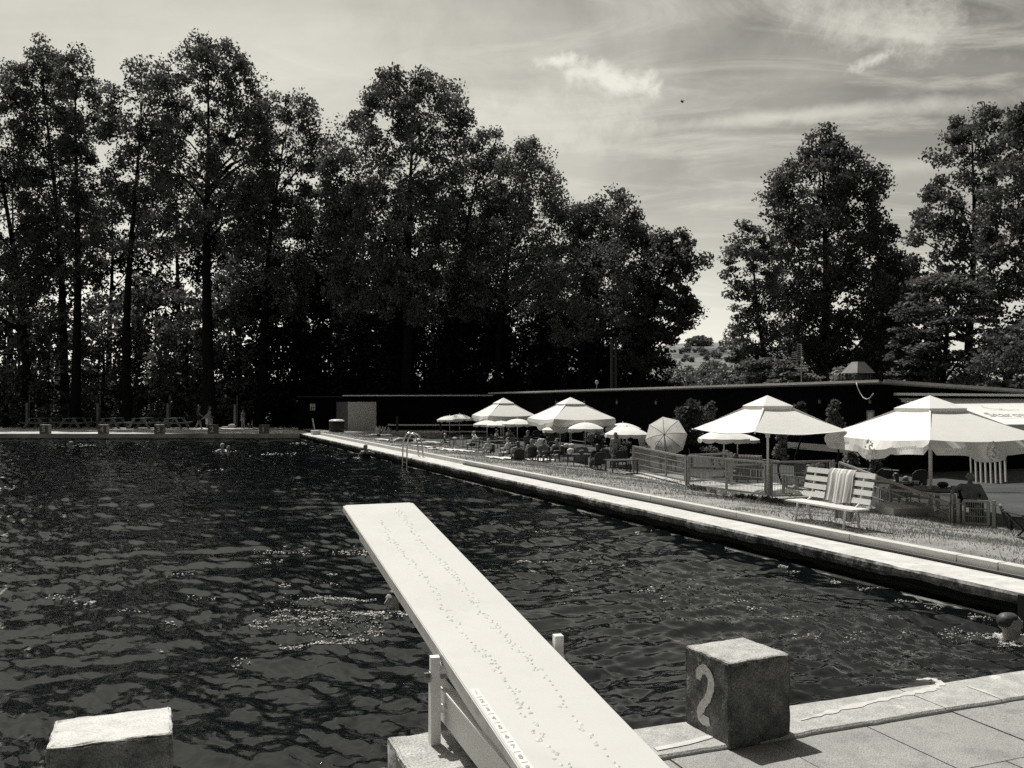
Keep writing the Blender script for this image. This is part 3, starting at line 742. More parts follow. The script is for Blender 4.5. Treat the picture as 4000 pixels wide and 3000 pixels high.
# ------------------------------------------------------------------ picnic tables and fence posts on the far deck
t = thing('picnic_table', 'x', 'picnic table', group='picnic tables on the far deck')
for sy in (-.75, .75):
    for sx in (-1, 1):
        m = MB(); m.beam((sx * .80, sy, 0), (sx * .32, sy, .80), .09, .16, (1, 0, 0)); m.build('leg', M_greywood, t)
    m = MB(); m.beam((-.9, sy * .93, .44), (.9, sy * .93, .44), .06, .10); m.build('crossbar', M_greywood, t)
m = MB()
for i in range(5): m.box(((i - 2) * .17, 0, .82), (.15, 2.0, .05))
m.build('tabletop', M_greywood, t)
for sx in (-1, 1):
    m = MB(); m.box((sx * .86, 0, .50), (.26, 2.0, .05)); m.build('bench_seat', M_greywood, t)
pic = t; first = True
for px, lab in ((155, 'leftmost grey timber picnic table beyond block 5'), (290, 'grey timber picnic table between blocks 5 and 4, in front of the thick trunk'), (440, 'grey timber picnic table standing just right of block 4'), (558, 'grey timber picnic table standing just left of block 3'), (682, 'grey timber picnic table just right of block 3, next to the walkers')):
    p = atY(px, 1672, FARY + 13 - 2.0); sc = 1.0 * 95 / 1.9 * .0
    s = (92 / F * p.y) / 1.75
    if first: pic.location = (p.x, p.y, 0); pic['label'] = lab; pic.scale = (s, s, s * .93); first = False
    else: dup(pic, (p.x, p.y, 0), 0, lab, scale=(s, s, s * .93))
for i, (px, py0, lab) in enumerate(((105, 1575, 'grey fence post with a thin pole, left of all picnic tables'), (381, 1578, 'grey fence post with a thin pole, between the second and third picnic tables'), (655, 1578, 'grey fence post with a thin pole, beside the picnic table right of block 3'), (917, 1582, 'grey fence post with a thin pole, next to the lone far figure'))):
    p = atY(px, 1674, FARY + 12.6); k = p.y / F
    t = thing('fence_post', lab, 'fence post', (p.x, p.y, 0), 0, 'fence posts behind the far deck')
    h = (1673 - py0) * k; m = MB(); m.box((0, 0, h / 2), (.15, .15, h)); m.build('post', M_greywood, t)
    m = MB(); m.cyl((.16, .05, 0), (.16, .05, h + 35 * k), .035, n=6); m.build('pole', mat('grey_pole', .12, .6), t)
# ------------------------------------------------------------------ long dark cafe building
BN = 23.7
cA = Vector((12.87, 31.3, 0)); BDV = ED                      # facade runs parallel to the pool
bl = thing('cafe_building', 'long low black timber cafe building with a pale edged flat roof', 'building', (cA.x, cA.y, TZ))
o = Vector((cA.x, cA.y, TZ))
def Fp(t, d, z): p = cA + BDV * t + EN * d; return Vector((p.x, p.y, z)) - o
tmax = (66.4 - 31.3) / BDV.y
zr0, zr1 = 2.92, 2.80
def planks(mb, p0, p1, z0, z1a, z1b, w=.16, depth=.03):
    L_ = (p1 - p0).length; n = max(1, int(L_ / w)); d = (p1 - p0) / n; nrm = Vector((d.y, -d.x, 0)).normalized()
    for i in range(n):
        a = p0 + d * (i + .04); b_ = p0 + d * (i + .96); za = z1a + (z1b - z1a) * i / n
        q = [a, b_, b_ + nrm * -depth, a + nrm * -depth]
        mb.add([(v.x, v.y, z0) for v in q] + [(v.x, v.y, za) for v in q], [(0, 1, 5, 4), (1, 2, 6, 5), (2, 3, 7, 6), (3, 0, 4, 7), (4, 5, 6, 7)])
m = MB(); planks(m, Fp(tmax, 0, 0), Fp(0, 0, 0), 0, zr1 - TZ - .1, zr0 - TZ - .1)
RW = Vector((.9264, .3767, 0)); wl = 7.2
def Rp(s, d, z): p = cA + RW * s + ED * d; return Vector((p.x, p.y, z)) - o
planks(m, Rp(.01, 0, 0), Rp(wl, 0, 0), 0, zr0 - TZ - .1, 2.6 - TZ - .1)
# inner core wall so nothing shows between the boards
m.add([Fp(tmax, .04, 0 + TZ), Fp(0, .04, TZ), Fp(0, .04, zr0 - .12), Fp(tmax, .04, zr1 - .12)], [(0, 1, 2, 3)])
m.add([Rp(.04, .04, TZ), Rp(wl, .04, TZ), Rp(wl, .04, 2.48), Rp(.04, .04, zr0 - .12)], [(0, 1, 2, 3)])
m.build('wall', M_wood, bl)
m = MB(); ov = .35
q = [Fp(-.3, -ov, zr0 + .04), Fp(tmax, -ov, zr1), Fp(tmax, 6, zr1 + .05), Fp(-.3, 6, zr0)]
q2 = [Rp(wl, -.3, 2.62), Rp(wl, 7, 2.62)]
top = [q[0], q[1], q[2], Rp(wl, 9, 2.62), Rp(wl, -.35, 2.62)]
m.add(top + [v - Vector((0, 0, .10)) for v in top], [(4, 3, 2, 1, 0), (5, 6, 7, 8, 9), (1, 6, 5, 0), (0, 5, 9, 4), (2, 7, 6, 1), (4, 9, 8, 3), (3, 8, 7, 2)])
rf = m.build('roof', M_roof, bl)
m = MB(); m.beam(q[0] + Vector((0, 0, -.01)) - EN * .02, q[1] + Vector((0, 0, -.01)) - EN * .02, .05, .09); m.build('roof_edge', M_fascia, rf)
m = MB(); m.beam(Rp(-.2, -.37, zr0 + .03), Rp(wl, -.37, 2.62), .05, .10); m.build('roof_edge', mat('grey_roof_edge', .26, .7, .36, 4), rf)
# openings of the cafe counter with pale boards
for (x0, y0, x1, y1, h, lab) in ((3078, 1738, 3316, 1757, 24, 0), (2560, 1660, 2622, 1664, 8, 0), (2140, 1612, 2150, 1613, 3, 0)):
    # project on the facade
    def onf(px, py):
        d = ray(px, py); t = (EN.dot(cA) - .06 - EN.dot(Vector((0, 0, 0)))) / (EN.dot(d)); P = Vector((0, 0, CAMZ)) + d * t; return P - o
    a, b_ = onf(x0, y0), onf(x1, y1); m = MB(); m.beam(a, b_, .05, h / F * (a + o).y); m.build('counter_board', mat('counter_board', .5, .7, .6, 3), bl)
for (x0, y0, x1, y1) in ((3000, 1792, 3095, 1799), (3352, 1825, 3565, 1836), (2170, 1707, 2230, 1714), (2270, 1719, 2325, 1726), (2420, 1735, 2470, 1740)):
    a, b_ = onf(x0, y0), onf(x1, y1); m = MB(); m.cyl(a - EN * .6, b_ - EN * .6, .022, n=6); m.build('counter_rail', mat('dull_rail', .22, .5), bl)
a = onf(3401, 1623); m = MB(); m.box(a, (.34, .04, .36), rz=atan2(ED.y, ED.x)); m.build('window', mat('window_frame', .25, .7), bl)
m = MB(); m.box(a - EN * .03 + Vector((.02, 0, -.02)), (.22, .03, .24), rz=atan2(ED.y, ED.x)); m.build('notice', mat('notice', .6, .8), bl)
# small lamps under the eaves
for i, (px, py) in enumerate(((2180, 1570), (2291, 1570), (2418, 1570), (2571, 1571), (2743, 1571), (3212, 1568), (3409, 1568))):
    a = onf(px, py) - EN * .12 + o
    t = thing('wall_lamp', ['small hanging lamp on the black wall above the left umbrella tip', 'small hanging lamp right of the second big umbrella peak', 'small hanging lamp above the two small parasols', 'small hanging lamp in the middle of the bare black wall', 'small hanging lamp above the tall leafy bush', 'small hanging lamp left of the roof hood', 'small hanging lamp beside the white roof cable'][i], 'lamp', a, 0, 'lamps along the black wall')
    k = a.y / F
    m = MB(); m.lathe([(3 * k, -9 * k), (5 * k, -6 * k), (5 * k, 4 * k), (3 * k, 6 * k)], 8); m.build('lamp_glass', mat('lamp_glass', .16, .3), t)
    m = MB(); m.lathe([(6 * k, 5 * k), (2 * k, 10 * k), (1 * k, 14 * k)], 8); m.build('lamp_cap', M_black, t)

# hood on the roof
def onr(px, py, d=2.5):
    dr = ray(px, py); t = (EN.dot(cA) + d) / EN.dot(dr); return Vector((0, 0, CAMZ)) + dr * t
c = onr(3352, 1495, 3.0); k = c.y / F
t = thing('roof_hood', 'sloping grey metal hood on four posts above the roof', 'hood', (c.x, c.y, zr0 + .05), BA)
wb, wt, z0, z1 = 62 * k * .72, 22 * k * .75, 40 * k, 84 * k
m = MB(); m.add([(sx * wb, sy * wb, z0) for sx, sy in ((-1, -1), (1, -1), (1, 1), (-1, 1))] + [(sx * wt, sy * wt, z1) for sx, sy in ((-1, -1), (1, -1), (1, 1), (-1, 1))], [(0, 1, 5, 4), (1, 2, 6, 5), (2, 3, 7, 6), (3, 0, 4, 7), (4, 5, 6, 7), (3, 2, 1, 0)])
m.build('hood', mat('hood_metal', .16, .5, .24, 3, metal=.3), t)
for sx in (-1, 1):
    for sy in (-1, 1):
        m = MB(); m.box((sx * wb * .68, sy * wb * .68, z0 / 2), (.06, .06, z0)); m.build('post', M_black, t)
m = MB(); m.box((.2, 0, z0 * .42), (wb * .8, wb * .8, z0 * .84)); m.build('flue', M_black, t)
# television aerials, dish
c = onr(3131, 1503, .8); k = c.y / F
t = thing('roof_antenna', 'tall roof aerial with a grid above two small crossed arrays', 'aerial', (c.x, c.y, zr0 - .02))
m = MB(); m.cyl((0, 0, 0), (0, 0, 160 * k), .022, n=6); m.build('mast', mat('aerial_metal', .35, .5, metal=.5), t)
m = MB()
for i in range(9): m.cyl((-16 * k - (4 - i) * 1.0 * k, .02 * i, (98 + i * 8) * k), (10 * k - abs(4 - i) * .6 * k, .02 * i, (95 + i * 8) * k), .012, n=4)
for i in range(4): m.cyl((-40 * k, -.1, (103 + i * 8) * k), (-12 * k, .05, (106 + i * 8) * k), .012, n=4)
m.build('grid', MATS['aerial_metal'], t)
m = MB()
for z in (64, 70): m.cyl((-22 * k, 0, z * k), (26 * k, .1, (z - 1.5) * k), .014, n=5)
for i in range(7): m.cyl((-20 * k + i * 7 * k, -.12, 66 * k), (-20 * k + i * 7 * k, .2, 65 * k), .01, n=4)
m.build('array', MATS['aerial_metal'], t)
m = MB(); m.ball((2 * k, -.05, 104 * k), 6.5 * k, 2); m.build('amplifier', mat('pale_plastic', .5, .5), t, True)
for (px, py, pyb, lab) in ((2331, 1491, 1522, 'pale round dish on a short pole at the left of the roof'), (3262, 1458, 1496, 'small pale round dish on a bent pole left of the hood')):
    c = onr(px, pyb, .5); k = c.y / F
    t = thing('roof_dish', lab, 'dish', (c.x, c.y, zr0 - .06), 0, 'round dishes on the cafe roof')
    m = MB(); m.cyl((0, 0, 0), (0, 0, (pyb - py) * k), .025, n=6); m.build('pole', MATS['aerial_metal'], t)
    m = MB(); m.lathe([(8.5 * k, 0), (8 * k, .02), (1 * k, .05)], 14); d = m.build('dish', MATS['pale_plastic'], t, True, (0, -.04, (pyb - py) * k)); d.rotation_euler = (pi / 2, 0, .5)
c = onr(2397, 1515, 2.5); k = c.y / F
t = thing('roof_flue', 'pair of dark upright flue pipes behind the roof', 'flue', (c.x, c.y, zr0 - .1))
for dx in (-7, 8):
    m = MB(); m.cyl((dx * k, 0, 0), (dx * k, 0, 205 * k), .10 if dx < 0 else .07, n=10); m.build('pipe', mat('flue_pipe', .02, .6), t)
# loose white cable hanging from the eave
pts = [onf(x, y) - EN * .4 + o for x, y in ((3379, 1494), (3384, 1512), (3394, 1535), (3406, 1553), (3420, 1560), (3433, 1555), (3441, 1545), (3446, 1537))]
tag(MB().tube(pts, .018, 5).build('hanging_cable', mat('white_cable', .6, .5), smooth=True), 'slack white cable looping down from the roof corner', 'cable')

# awning on the right wing
aw = thing('wall_awning', 'big white sloping awning with grey lettering on the right wing wall', 'awning', Rp(3.5, 0, 0) + o)
ao = Vector(aw.location)
A0, A1 = Rp(.55, -.25, 2.36) + o - ao, Rp(7.6, -.25, 2.33) + o - ao
dn = -ED * 3.0
B0, B1 = A0 + dn + Vector((0, 0, -.85)), A1 + dn + Vector((0, 0, -.85))
n = 14; V = []; 
for j in range(9):
    for i in range(n + 1):
        t = i / n; s = j / 8; p = A0.lerp(A1, t).lerp(B0.lerp(B1, t), s); p.z -= .10 * sin(pi * s); V.append(p)
mm = MB(); mm.add(V, [(j * (n + 1) + i, j * (n + 1) + i + 1, (j + 1) * (n + 1) + i + 1, (j + 1) * (n + 1) + i) for j in range(8) for i in range(n)])
cv = mm.build('canopy', M_canvas, aw, True)
m = MB(); m.add([B0, B1, B1 + Vector((0, 0, -.22)), B0 + Vector((0, 0, -.22))], [(0, 1, 2, 3)]); m.build('valance', M_canvas, aw)
m = MB(); m.beam(A0 + Vector((-.1, 0, .14)), A1 + Vector((0, 0, .14)), .16, .09); m.build('cassette', M_white, aw)
m = MB(); m.cyl(A0 + Vector((.1, -.1, -.1)), A0 + Vector((.55, -1.2, -.25)), .04, n=6); m.cyl(A0 + Vector((.55, -1.2, -.25)), A0 + Vector((.9, -.3, -.22)), .04, n=6); m.build('folding_arm', M_fascia, aw)
rgt = (A1 - A0).normalized(); dwn = (B0 - A0).normalized(); nn = rgt.cross(-dwn)
pc = A0.lerp(A1, .58) + dwn * 1.72 + nn * .09
text('lettering', 'Staropramen', .72, M_print, cv, pc + Vector((0, 0, -.172)), rgt, -dwn, .002, shear=.2)
m = MB(); cc = A0.lerp(A1, .50) + dwn * .85 + Vector((0, 0, -.062))
for i in range(16):
    a1 = i / 15 * 4.2 + .8; a2_ = (i + 1) / 15 * 4.2 + .8
    m.beam(cc + rgt * cos(a1) * .42 - dwn * sin(a1) * .26 + nn * .0, cc + rgt * cos(a2_) * .42 - dwn * sin(a2_) * .26, .03, .004, nn)
m.beam(cc + dwn * .26, cc + dwn * .38 + rgt * .9, .03, .004, nn); pc = pc + Vector((0, 0, -.17)); m.beam(pc + dwn * .42 - rgt * 1.6, pc + dwn * .34 + rgt * 2.0, .04, .004, nn)
m.build('emblem', M_print, cv)

# ------------------------------------------------------------------ changing hut at the far corner
HY = FARY + 7.6
def H_(px, py, dy=0): p = atY(px, py, HY + dy); return p
hx0, hx1 = H_(1165, 1600).x, H_(1925, 1600).x; hzt = H_(1500, 1549).z
hut = thing('changing_hut', 'low black timber hut with pale grey doors in the far corner', 'hut', (0, 0, 0))
hut.location = (H_(1500, 1680).x, HY, -.2); ho = Vector(hut.location)
m = MB(); planks(m, Vector((hx0, HY, 0)) - ho, Vector((hx1, HY, 0)) - ho, 0, hzt + .2, hzt + .2, .3)
m.box(Vector(((hx0 + hx1) / 2, HY + 3, hzt / 2)) - ho, (hx1 - hx0 - .1, 5.8, hzt + .38)); m.build('wall', M_wood, hut)
m = MB(); xr0 = H_(1345, 1545).x; m.box(Vector(((xr0 + hx1) / 2, HY + 2.6, hzt + .06)) - ho, (hx1 - xr0 + .2, 6.4, .10)); r_ = m.build('roof', M_roof, hut)
m = MB(); m.beam(Vector((xr0, HY - .62, hzt + .07)) - ho, Vector((hx1 + .1, HY - .62, hzt + .09)) - ho, .05, .07); m.build('roof_edge', mat('hut_fascia', .85, .6), r_)
m = MB(); xl = H_(1165, 1545).x; m.box(Vector(((xl + xr0) / 2, HY + 2.6, hzt - .02)) - ho, (xr0 - xl - .02, 6.2, .08)); m.build('roof', mat('dark_roof', .03, .9), hut)
a, b_ = H_(1362, 1570, -.9), H_(1469, 1683, -.2)
m = MB(); m.add([Vector((H_(1359, 1600, -1.1).x, HY - 1.1, -.02)) - ho, Vector((b_.x, HY - .15, -.02)) - ho, Vector((b_.x, HY - .15, a.z)) - ho, Vector((H_(1359, 1600, -1.1).x, HY - 1.1, a.z)) - ho], [(0, 1, 2, 3)])
m.add([Vector((H_(1359, 1600, -1.1).x, HY - 1.06, -.02)) - ho, Vector((b_.x, HY - .11, -.02)) - ho, Vector((b_.x, HY - .11, a.z)) - ho, Vector((H_(1359, 1600, -1.1).x, HY - 1.06, a.z)) - ho], [(3, 2, 1, 0)])
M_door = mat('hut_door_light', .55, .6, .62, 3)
m.build('door', M_door, hut)
m = MB(); xa, xb = H_(1314, 1600, -.12).x, H_(1360, 1600, -1.0).x
m.add([Vector((xa, HY - .12, -.02)) - ho, Vector((xb, HY - 1.08, -.02)) - ho, Vector((xb, HY - 1.08, a.z)) - ho, Vector((xa, HY - .12, a.z)) - ho, Vector((xa, HY - .08, -.02)) - ho, Vector((xb, HY - 1.02, -.02)) - ho, Vector((xb, HY - 1.02, a.z)) - ho, Vector((xa, HY - .08, a.z)) - ho], [(0, 1, 2, 3), (7, 6, 5, 4), (3, 2, 6, 7)])
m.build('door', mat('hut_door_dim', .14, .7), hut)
# framed notice with dark panels
p = H_(1221, 1590, -.1); k = p.y / F
t = thing('notice_board', 'small white framed notice with dark picture panels on the hut', 'notice', p)
m = MB(); m.box((0, 0, 0), (20 * k, .04, 25 * k)); m.build('panel', mat('notice_panel', .62, .6), t)
m = MB()
for x, z, w_, h_ in ((-.04 * 0 - 4.5 * k, -.5 * k, 6 * k, 5 * k), (4.5 * k, -.5 * k, 6 * k, 5 * k), (-4.5 * k, -8 * k, 6 * k, 6 * k), (4 * k, -7 * k, 4 * k, 5 * k), (0, 8 * k, 12 * k, 2 * k)): m.box((x, -.024, z), (w_, .01, h_))
m.build('pictures', M_cloth_d, t)
# white boarded rail in front of the hut
t = thing('board_rail', 'two long white rail boards on black posts in front of the hut', 'rail', (H_(1700, 1680, -3).x, HY - 3, -.1)); to = Vector(t.location)
for py in (1660, 1686):
    for (x0, x1) in ((1515, 1546), (1557, 1717), (1725, 1858), (1862, 1905)):
        a, b_ = atY(x0, py - (1 if x0 < 1550 else 0), HY - 3.0) - to, atY(x1, py, HY - 3.0) - to
        if py == 1660 and x0 == 1862: continue
        m = MB(); m.beam(a, b_, .04, 5.0 / F * HY); m.build('board', M_white, t)
for px in (1551, 1721, 1860):
    a = atY(px, 1640, HY - 2.95) - to; m = MB(); m.box((a.x, a.y + .06, .55), (.17, .1, 1.3)); m.build('post', M_black, t)

# ------------------------------------------------------------------ big square umbrellas
def big_umbrella(label, c, corners, zapex, zbrim, val=.28, wind=0, logo=True, poleR=.04):
    """corners: four brim corners relative to the pole, in order"""
    t = thing('market_umbrella', label, 'umbrella', (c[0], c[1], TZ), 0, 'large square umbrellas of the cafe')
    ap = Vector((0, 0, zapex - TZ)); zb = zbrim - TZ
    cs = [Vector((x, y, zb)) for x, y in corners]
    # main canopy: from the vent opening down to the brim, sagging between the ribs
    m = MB(); n = 10; r = 6
    for i in range(4):
        a, b_ = cs[i], cs[(i + 1) % 4]; V = []
        for j in range(r + 1):
            s = .26 + .74 * j / r
            for k in range(n + 1):
                q = k / n; p = (ap - Vector((0, 0, .10))).lerp(a, s).lerp((ap - Vector((0, 0, .10))).lerp(b_, s), q)
                p.z -= .07 * s * s * 4 * q * (1 - q); mid = (1 - .035 * s * 4 * q * (1 - q)); p.x *= mid; p.y *= mid; V.append(p)
        m.add(V, [(j * (n + 1) + k, (j + 1) * (n + 1) + k, (j + 1) * (n + 1) + k + 1, j * (n + 1) + k + 1) for j in range(r) for k in range(n)])
    cn = m.build('canopy', M_canvas, t)
    # vent cap
    m = MB(); vc = [ap.lerp(x, .335) + Vector((0, 0, .02)) for x in cs]
    m.add([ap] + vc, [(0, 1 + i, 1 + (i + 1) % 4) for i in range(4)])
    for i in range(4):
        a, b_ = vc[i], vc[(i + 1) % 4]; m.add([a, b_, b_ * .985 + Vector((0, 0, -.05)), a * .985 + Vector((0, 0, -.05))], [(0, 3, 2, 1)])
    m.build('vent_cap', M_canvas, t)
    # hanging valance with scalloped lower edge
    for i in range(4):
        a, b_ = cs[i], cs[(i + 1) % 4]; V = []; nn_ = 24
        outw = ((a + b_) / 2); outw.z = 0; outw.normalize()
        for k in range(nn_ + 1):
            q = k / nn_; p = a.lerp(b_, q); mid = (1 - .035 * 4 * q * (1 - q)); z = p.z - .07 * 4 * q * (1 - q); p = Vector((p.x * mid, p.y * mid, z))
            drop = val * (1.0 + (.55 if .34 < q < .66 else 0) * max(0, cos((q - .5) / .16 * pi / 2)) ** .5 if abs(q - .5) < .16 else 1.0) * (.55 if q in (0, 1) else 1)
            flap = wind * .22 * sin(q * 9 + i) * (1 - abs(2 * q - 1))
            lo = Vector((p.x, p.y, p.z - drop)) + outw * (.03 + abs(flap)) + Vector((0, 0, abs(flap) * .5))
            md = p.lerp(lo, .5) + outw * (.02 + flap * .6 + wind * random.uniform(-.03, .03))
            V += [p, md, lo]
        m = MB(); m.add(V, [(3 * k + j, 3 * k + j + 1, 3 * k + j + 4, 3 * k + j + 3) for k in range(nn_) for j in range(2)])
        v = m.build('valance', M_canvas, t)
        if logo:
            rr = (b_ - a).normalized()
            if (rr.cross(Vector((0, 0, 1)))).dot(outw) < 0: rr = -rr
            for q, w_ in ((.18, 1), (.82, 1)):
                p = a.lerp(b_, q); p = p * (1 - .035 * 4 * q * (1 - q)); p.z = zb - .07 * 4 * q * (1 - q) - val * .5
                text('lettering', 'Staropramen', .125 * logo, M_print, v, p + outw * (.055 + wind * .2), rr + Vector((0, 0, .12)), (0, 0, 1), .001, shear=.35)
            p = (a + b_) / 2 * (1 - .035); p.z = zb - .07 - val * .72
            text('emblem', 'S', .30 * logo, M_print, v, p + outw * (.06 + wind * .2), rr, (0, 0, 1), .001, shear=.15, bold=.006)
            mm = MB(); u_ = Vector((0, 0, 1))
            for k in range(26):
                aa = random.random() * 6.28; rad = random.uniform(.15, .22) * logo; c_ = p + outw * (.058 + wind * .2) + rr * cos(aa) * rad * .8 + u_ * sin(aa) * rad
                mm.add([c_ + rr * .035, c_ + u_ * .03, c_ - rr * .03, c_ - u_ * .035], [(0, 1, 2, 3)])
            mm.build('emblem_wreath', mat('wreath_print', .62, .8), v)
    m = MB(); m.cyl((0, 0, 0), (0, 0, zapex - TZ - .03), poleR, n=10); m.build('pole', M_white, t, True)
    m = MB()
    hub = Vector((0, 0, zapex - TZ - .95)); 
    for x in cs: m.beam(ap.lerp(x, .04) - Vector((0, 0, .05)), x * .99 - Vector((0, 0, .02)), .035, .04); m.beam(hub, ap.lerp(x, .52) - Vector((0, 0, .06)), .03, .03)
    m.cyl(hub - Vector((0, 0, .06)), hub + Vector((0, 0, .06)), poleR * 1.9, n=10)
    m.build('ribs', M_white, t)
    m = MB(); m.box((0, 0, .04), (.9, .9, .08), rz=.3); m.build('base', M_slabside, t)
    return t
def sq(d, ang): return [(d * cos(ang + i * pi / 2), d * sin(ang + i * pi / 2)) for i in range(4)]
fa = atan2(-1.81, -.85)
big_umbrella('big square white umbrella nearest us on the right, valance crumpled by wind', (9.42, 20.2), sq(2.23, fa), 2.40, 1.49, .305, wind=.55, logo=1.07)
big_umbrella('big square white umbrella whose pole stands at the railing corner', (6.13, 21.5), sq(1.76, fa), 2.41, 1.60, .02, 0, logo=0, poleR=.028)
# printed mark on the canopy of that umbrella
fb = atan2(1.87 * 0 - 2.0, -.9)
def skew(sc): F_, R_, L_ = Vector((1.95, 41.6)), Vector((2.7, 1.05)) * sc, Vector((-1.05, 2.7)) * sc; return [tuple(x - (R_ + L_) / 2 for x in v) if False else tuple(v - (R_ + L_) / 2) for v in (Vector((0, 0)), R_, R_ + L_, L_)]
big_umbrella('big square white umbrella with a deep straight valance among the small parasols', (2.85, 43.6), skew(1.10), 2.43, 1.42, .34, .1, logo=0, poleR=.06)
big_umbrella('big square white umbrella farthest back on the left, its vent cap in two tiers', (-.55, 58.0), skew(1.10), 2.44, 1.32, .36, .25, logo=0, poleR=.06)

# ------------------------------------------------------------------ small round parasols
def parasol_proto():
    t = thing('parasol', 'x', 'parasol', group='small round parasols over the cafe tables')
    n = 10; R = .85; h = 1.62; m = MB(); rows = 6; V = [(0, 0, h + .34)]
    sub = 4; N_ = n * sub
    for j in range(1, rows + 1):
        s = j / rows; z = h + .34 * (1 - s ** 1.9)
        for k in range(N_):
            q = (k % sub) / sub; rr = R * s * (1 - .035 * s * sin(pi * q)); a = 2 * pi * k / N_; V.append((rr * cos(a), rr * sin(a), z - .015 * s * sin(pi * q)))
    fs = [(0, 1 + k, 1 + (k + 1) % N_) for k in range(N_)]
    for j in range(rows - 1):
        for k in range(N_): fs.append((1 + j * N_ + k, 1 + (j + 1) * N_ + k, 1 + (j + 1) * N_ + (k + 1) % N_, 1 + j * N_ + (k + 1) % N_))
    m.add(V, fs); m.build('canopy', M_canvas2, t, True)
    m = MB(); V = []
    for k in range(N_ + 1):
        q = (k % sub) / sub; rr = R * (1 - .035 * sin(pi * q)); a = 2 * pi * k / N_; e = 1.0 + .02 * sin(k * 1.7)
        V += [(rr * cos(a), rr * sin(a), h - .015 * sin(pi * q)), (rr * e * cos(a), rr * e * sin(a), h - .16 - .03 * sin(pi * q) + (.05 if q == 0 else 0))]
    m.add(V, [(2 * k, 2 * k + 1, 2 * k + 3, 2 * k + 2) for k in range(N_)]); m.build('valance', M_canvas2, t)
    m = MB(); m.cyl((0, 0, 0), (0, 0, h + .36), .022, n=8); m.build('pole', M_fascia, t, True)
    m = MB(); m.lathe([(.012, h + .33), (.03, h + .36), (.022, h + .40), (.008, h + .42)], 8); m.build('finial', M_white, t, True)
    m = MB()
    for k in range(n):
        a = 2 * pi * k / n; m.cyl((0, 0, h + .31), (R * .97 * cos(a), R * .97 * sin(a), h - .015), .008, n=4)
    m.build('ribs', M_fascia, t)
    return t
PAR = parasol_proto(); pfirst = True
def parasol(px, pya, pyb, halfw, label, tilt=None):
    """apex row, brim row and half width in photo pixels fix where it stands and how big it is"""
    global pfirst
    # solve depth from half width of about .85 m, then scale to fit the apex and brim
    Y = .86 * F / halfw; zb = CAMZ - (pyb - HOR) / F * Y; za = CAMZ - (pya - HOR) / F * Y
    sx = halfw / F * Y / .85; k = (za - zb); 
    sz = (za - TZ) / 1.96
    x = (px - 2000) / F * Y
    loc = (x, Y, TZ); sc = (sx, sx, sz)
    if pfirst: o_ = PAR; PAR.location = loc; PAR.scale = sc; PAR['label'] = label; pfirst = False
    else: o_ = dup(PAR, loc, random.random() * 6, label, scale=sc)
    return o_
parasol(1757, 1623, 1652, 50, 'small cream parasol leftmost of all, half behind its neighbour')
parasol(1795, 1617, 1650, 50, 'small cream parasol at far left with its pole before the white rail boards')
parasol(1903, 1642, 1671, 55, 'small cream parasol below the left corner of the farthest big umbrella')
parasol(1957, 1644, 1673, 56, 'small cream parasol with its pole behind the seated shirtless man')
parasol(2021, 1636, 1668, 60, 'small cream parasol below the right half of the farthest big umbrella')
parasol(2103, 1641, 1672, 50, 'small cream parasol tucked under the left corner of the second big umbrella')
parasol(2188, 1656, 1692, 71, 'small cream parasol with its left half in front of the second big umbrella')
parasol(2286, 1650, 1694, 72, 'small cream parasol with its finial against the straight valance')
parasol(2433, 1652, 1683, 70, 'small cream parasol mostly hidden behind the one over the bikini woman')
parasol(2448, 1667, 1712, 86, 'small cream parasol hiding the head of the woman in a bikini')
parasol(2516, 1650, 1687, 62, 'small cream parasol behind the head of the standing shirtless man')
parasol(2692, 1672, 1713, 72, 'small cream parasol right of the tipped over umbrella')
parasol(2827, 1679, 1741, 99, 'small cream parasol in front of the railing corner, widest of the round ones')
parasol(2880, 1693, 1744, 86, 'small cream parasol overlapped from the left by the widest round one')
parasol(3428, 1712, 1782, 92, 'small parasol squeezed beneath the nearest big umbrella, its pole leaning')
# parasol lying on its side, seen from below with the ribs showing
tp = thing('tipped_parasol', 'tipped parasol lying on its side with translucent panels and dark shaft', 'parasol', (0, 0, 0))
c = atY(2600, 1705, 31.0); R = 80 / F * 31; n = 8; tp.location = (c.x, c.y, TZ); hz = c.z - TZ
ax = Vector((.02, .97, .22)).normalized(); r1 = ax.cross(Vector((0, 0, 1))).normalized(); r2_ = r1.cross(ax)
ctr = Vector((0, 0, hz)); hub = ctr + ax * .30
ring = [ctr + (r1 * cos(2 * pi * (k + .2) / n) + r2_ * sin(2 * pi * (k + .2) / n)) * R for k in range(n)]
m = MB()
for k in range(n):
    a, b_ = ring[k], ring[(k + 1) % n]; V = []
    for j in range(5):
        for i in range(5):
            s = j / 4; q = i / 4; p = hub.lerp(a, s).lerp(hub.lerp(b_, s), q); p += ax * .14 * sin(pi * s); V.append(p)
    m.add(V, [(j * 5 + i, (j + 1) * 5 + i, (j + 1) * 5 + i + 1, j * 5 + i + 1) for j in range(4) for i in range(4)])
m.build('canopy', M_thin, tp, True)
m = MB()
for k in range(n):
    a = ring[k]; b_ = ring[(k + 1) % n]; m.add([a, b_, b_ - ax * .17 + (b_ - ctr) * .02, a - ax * .17 + (a - ctr) * .02], [(0, 1, 2, 3)])
m.build('valance', M_thin, tp)
m = MB()
for k in range(n): m.tube([hub - ax * .03, hub.lerp(ring[k], .5) + ax * .11, ring[k]], .010, 4)
m.build('ribs', M_galv, tp)
m = MB(); m.cyl(hub, hub - ax * .35 - r2_ * .55, .016, n=6); m.cyl(hub - ax * .35 - r2_ * .55, Vector((.02, -.4, .0)), .022, n=6); m.build('shaft', mat('brown_shaft', .05, .6), tp)
m = MB(); ec = ctr - r2_ * R * .42 + r1 * -.0 + ax * .12
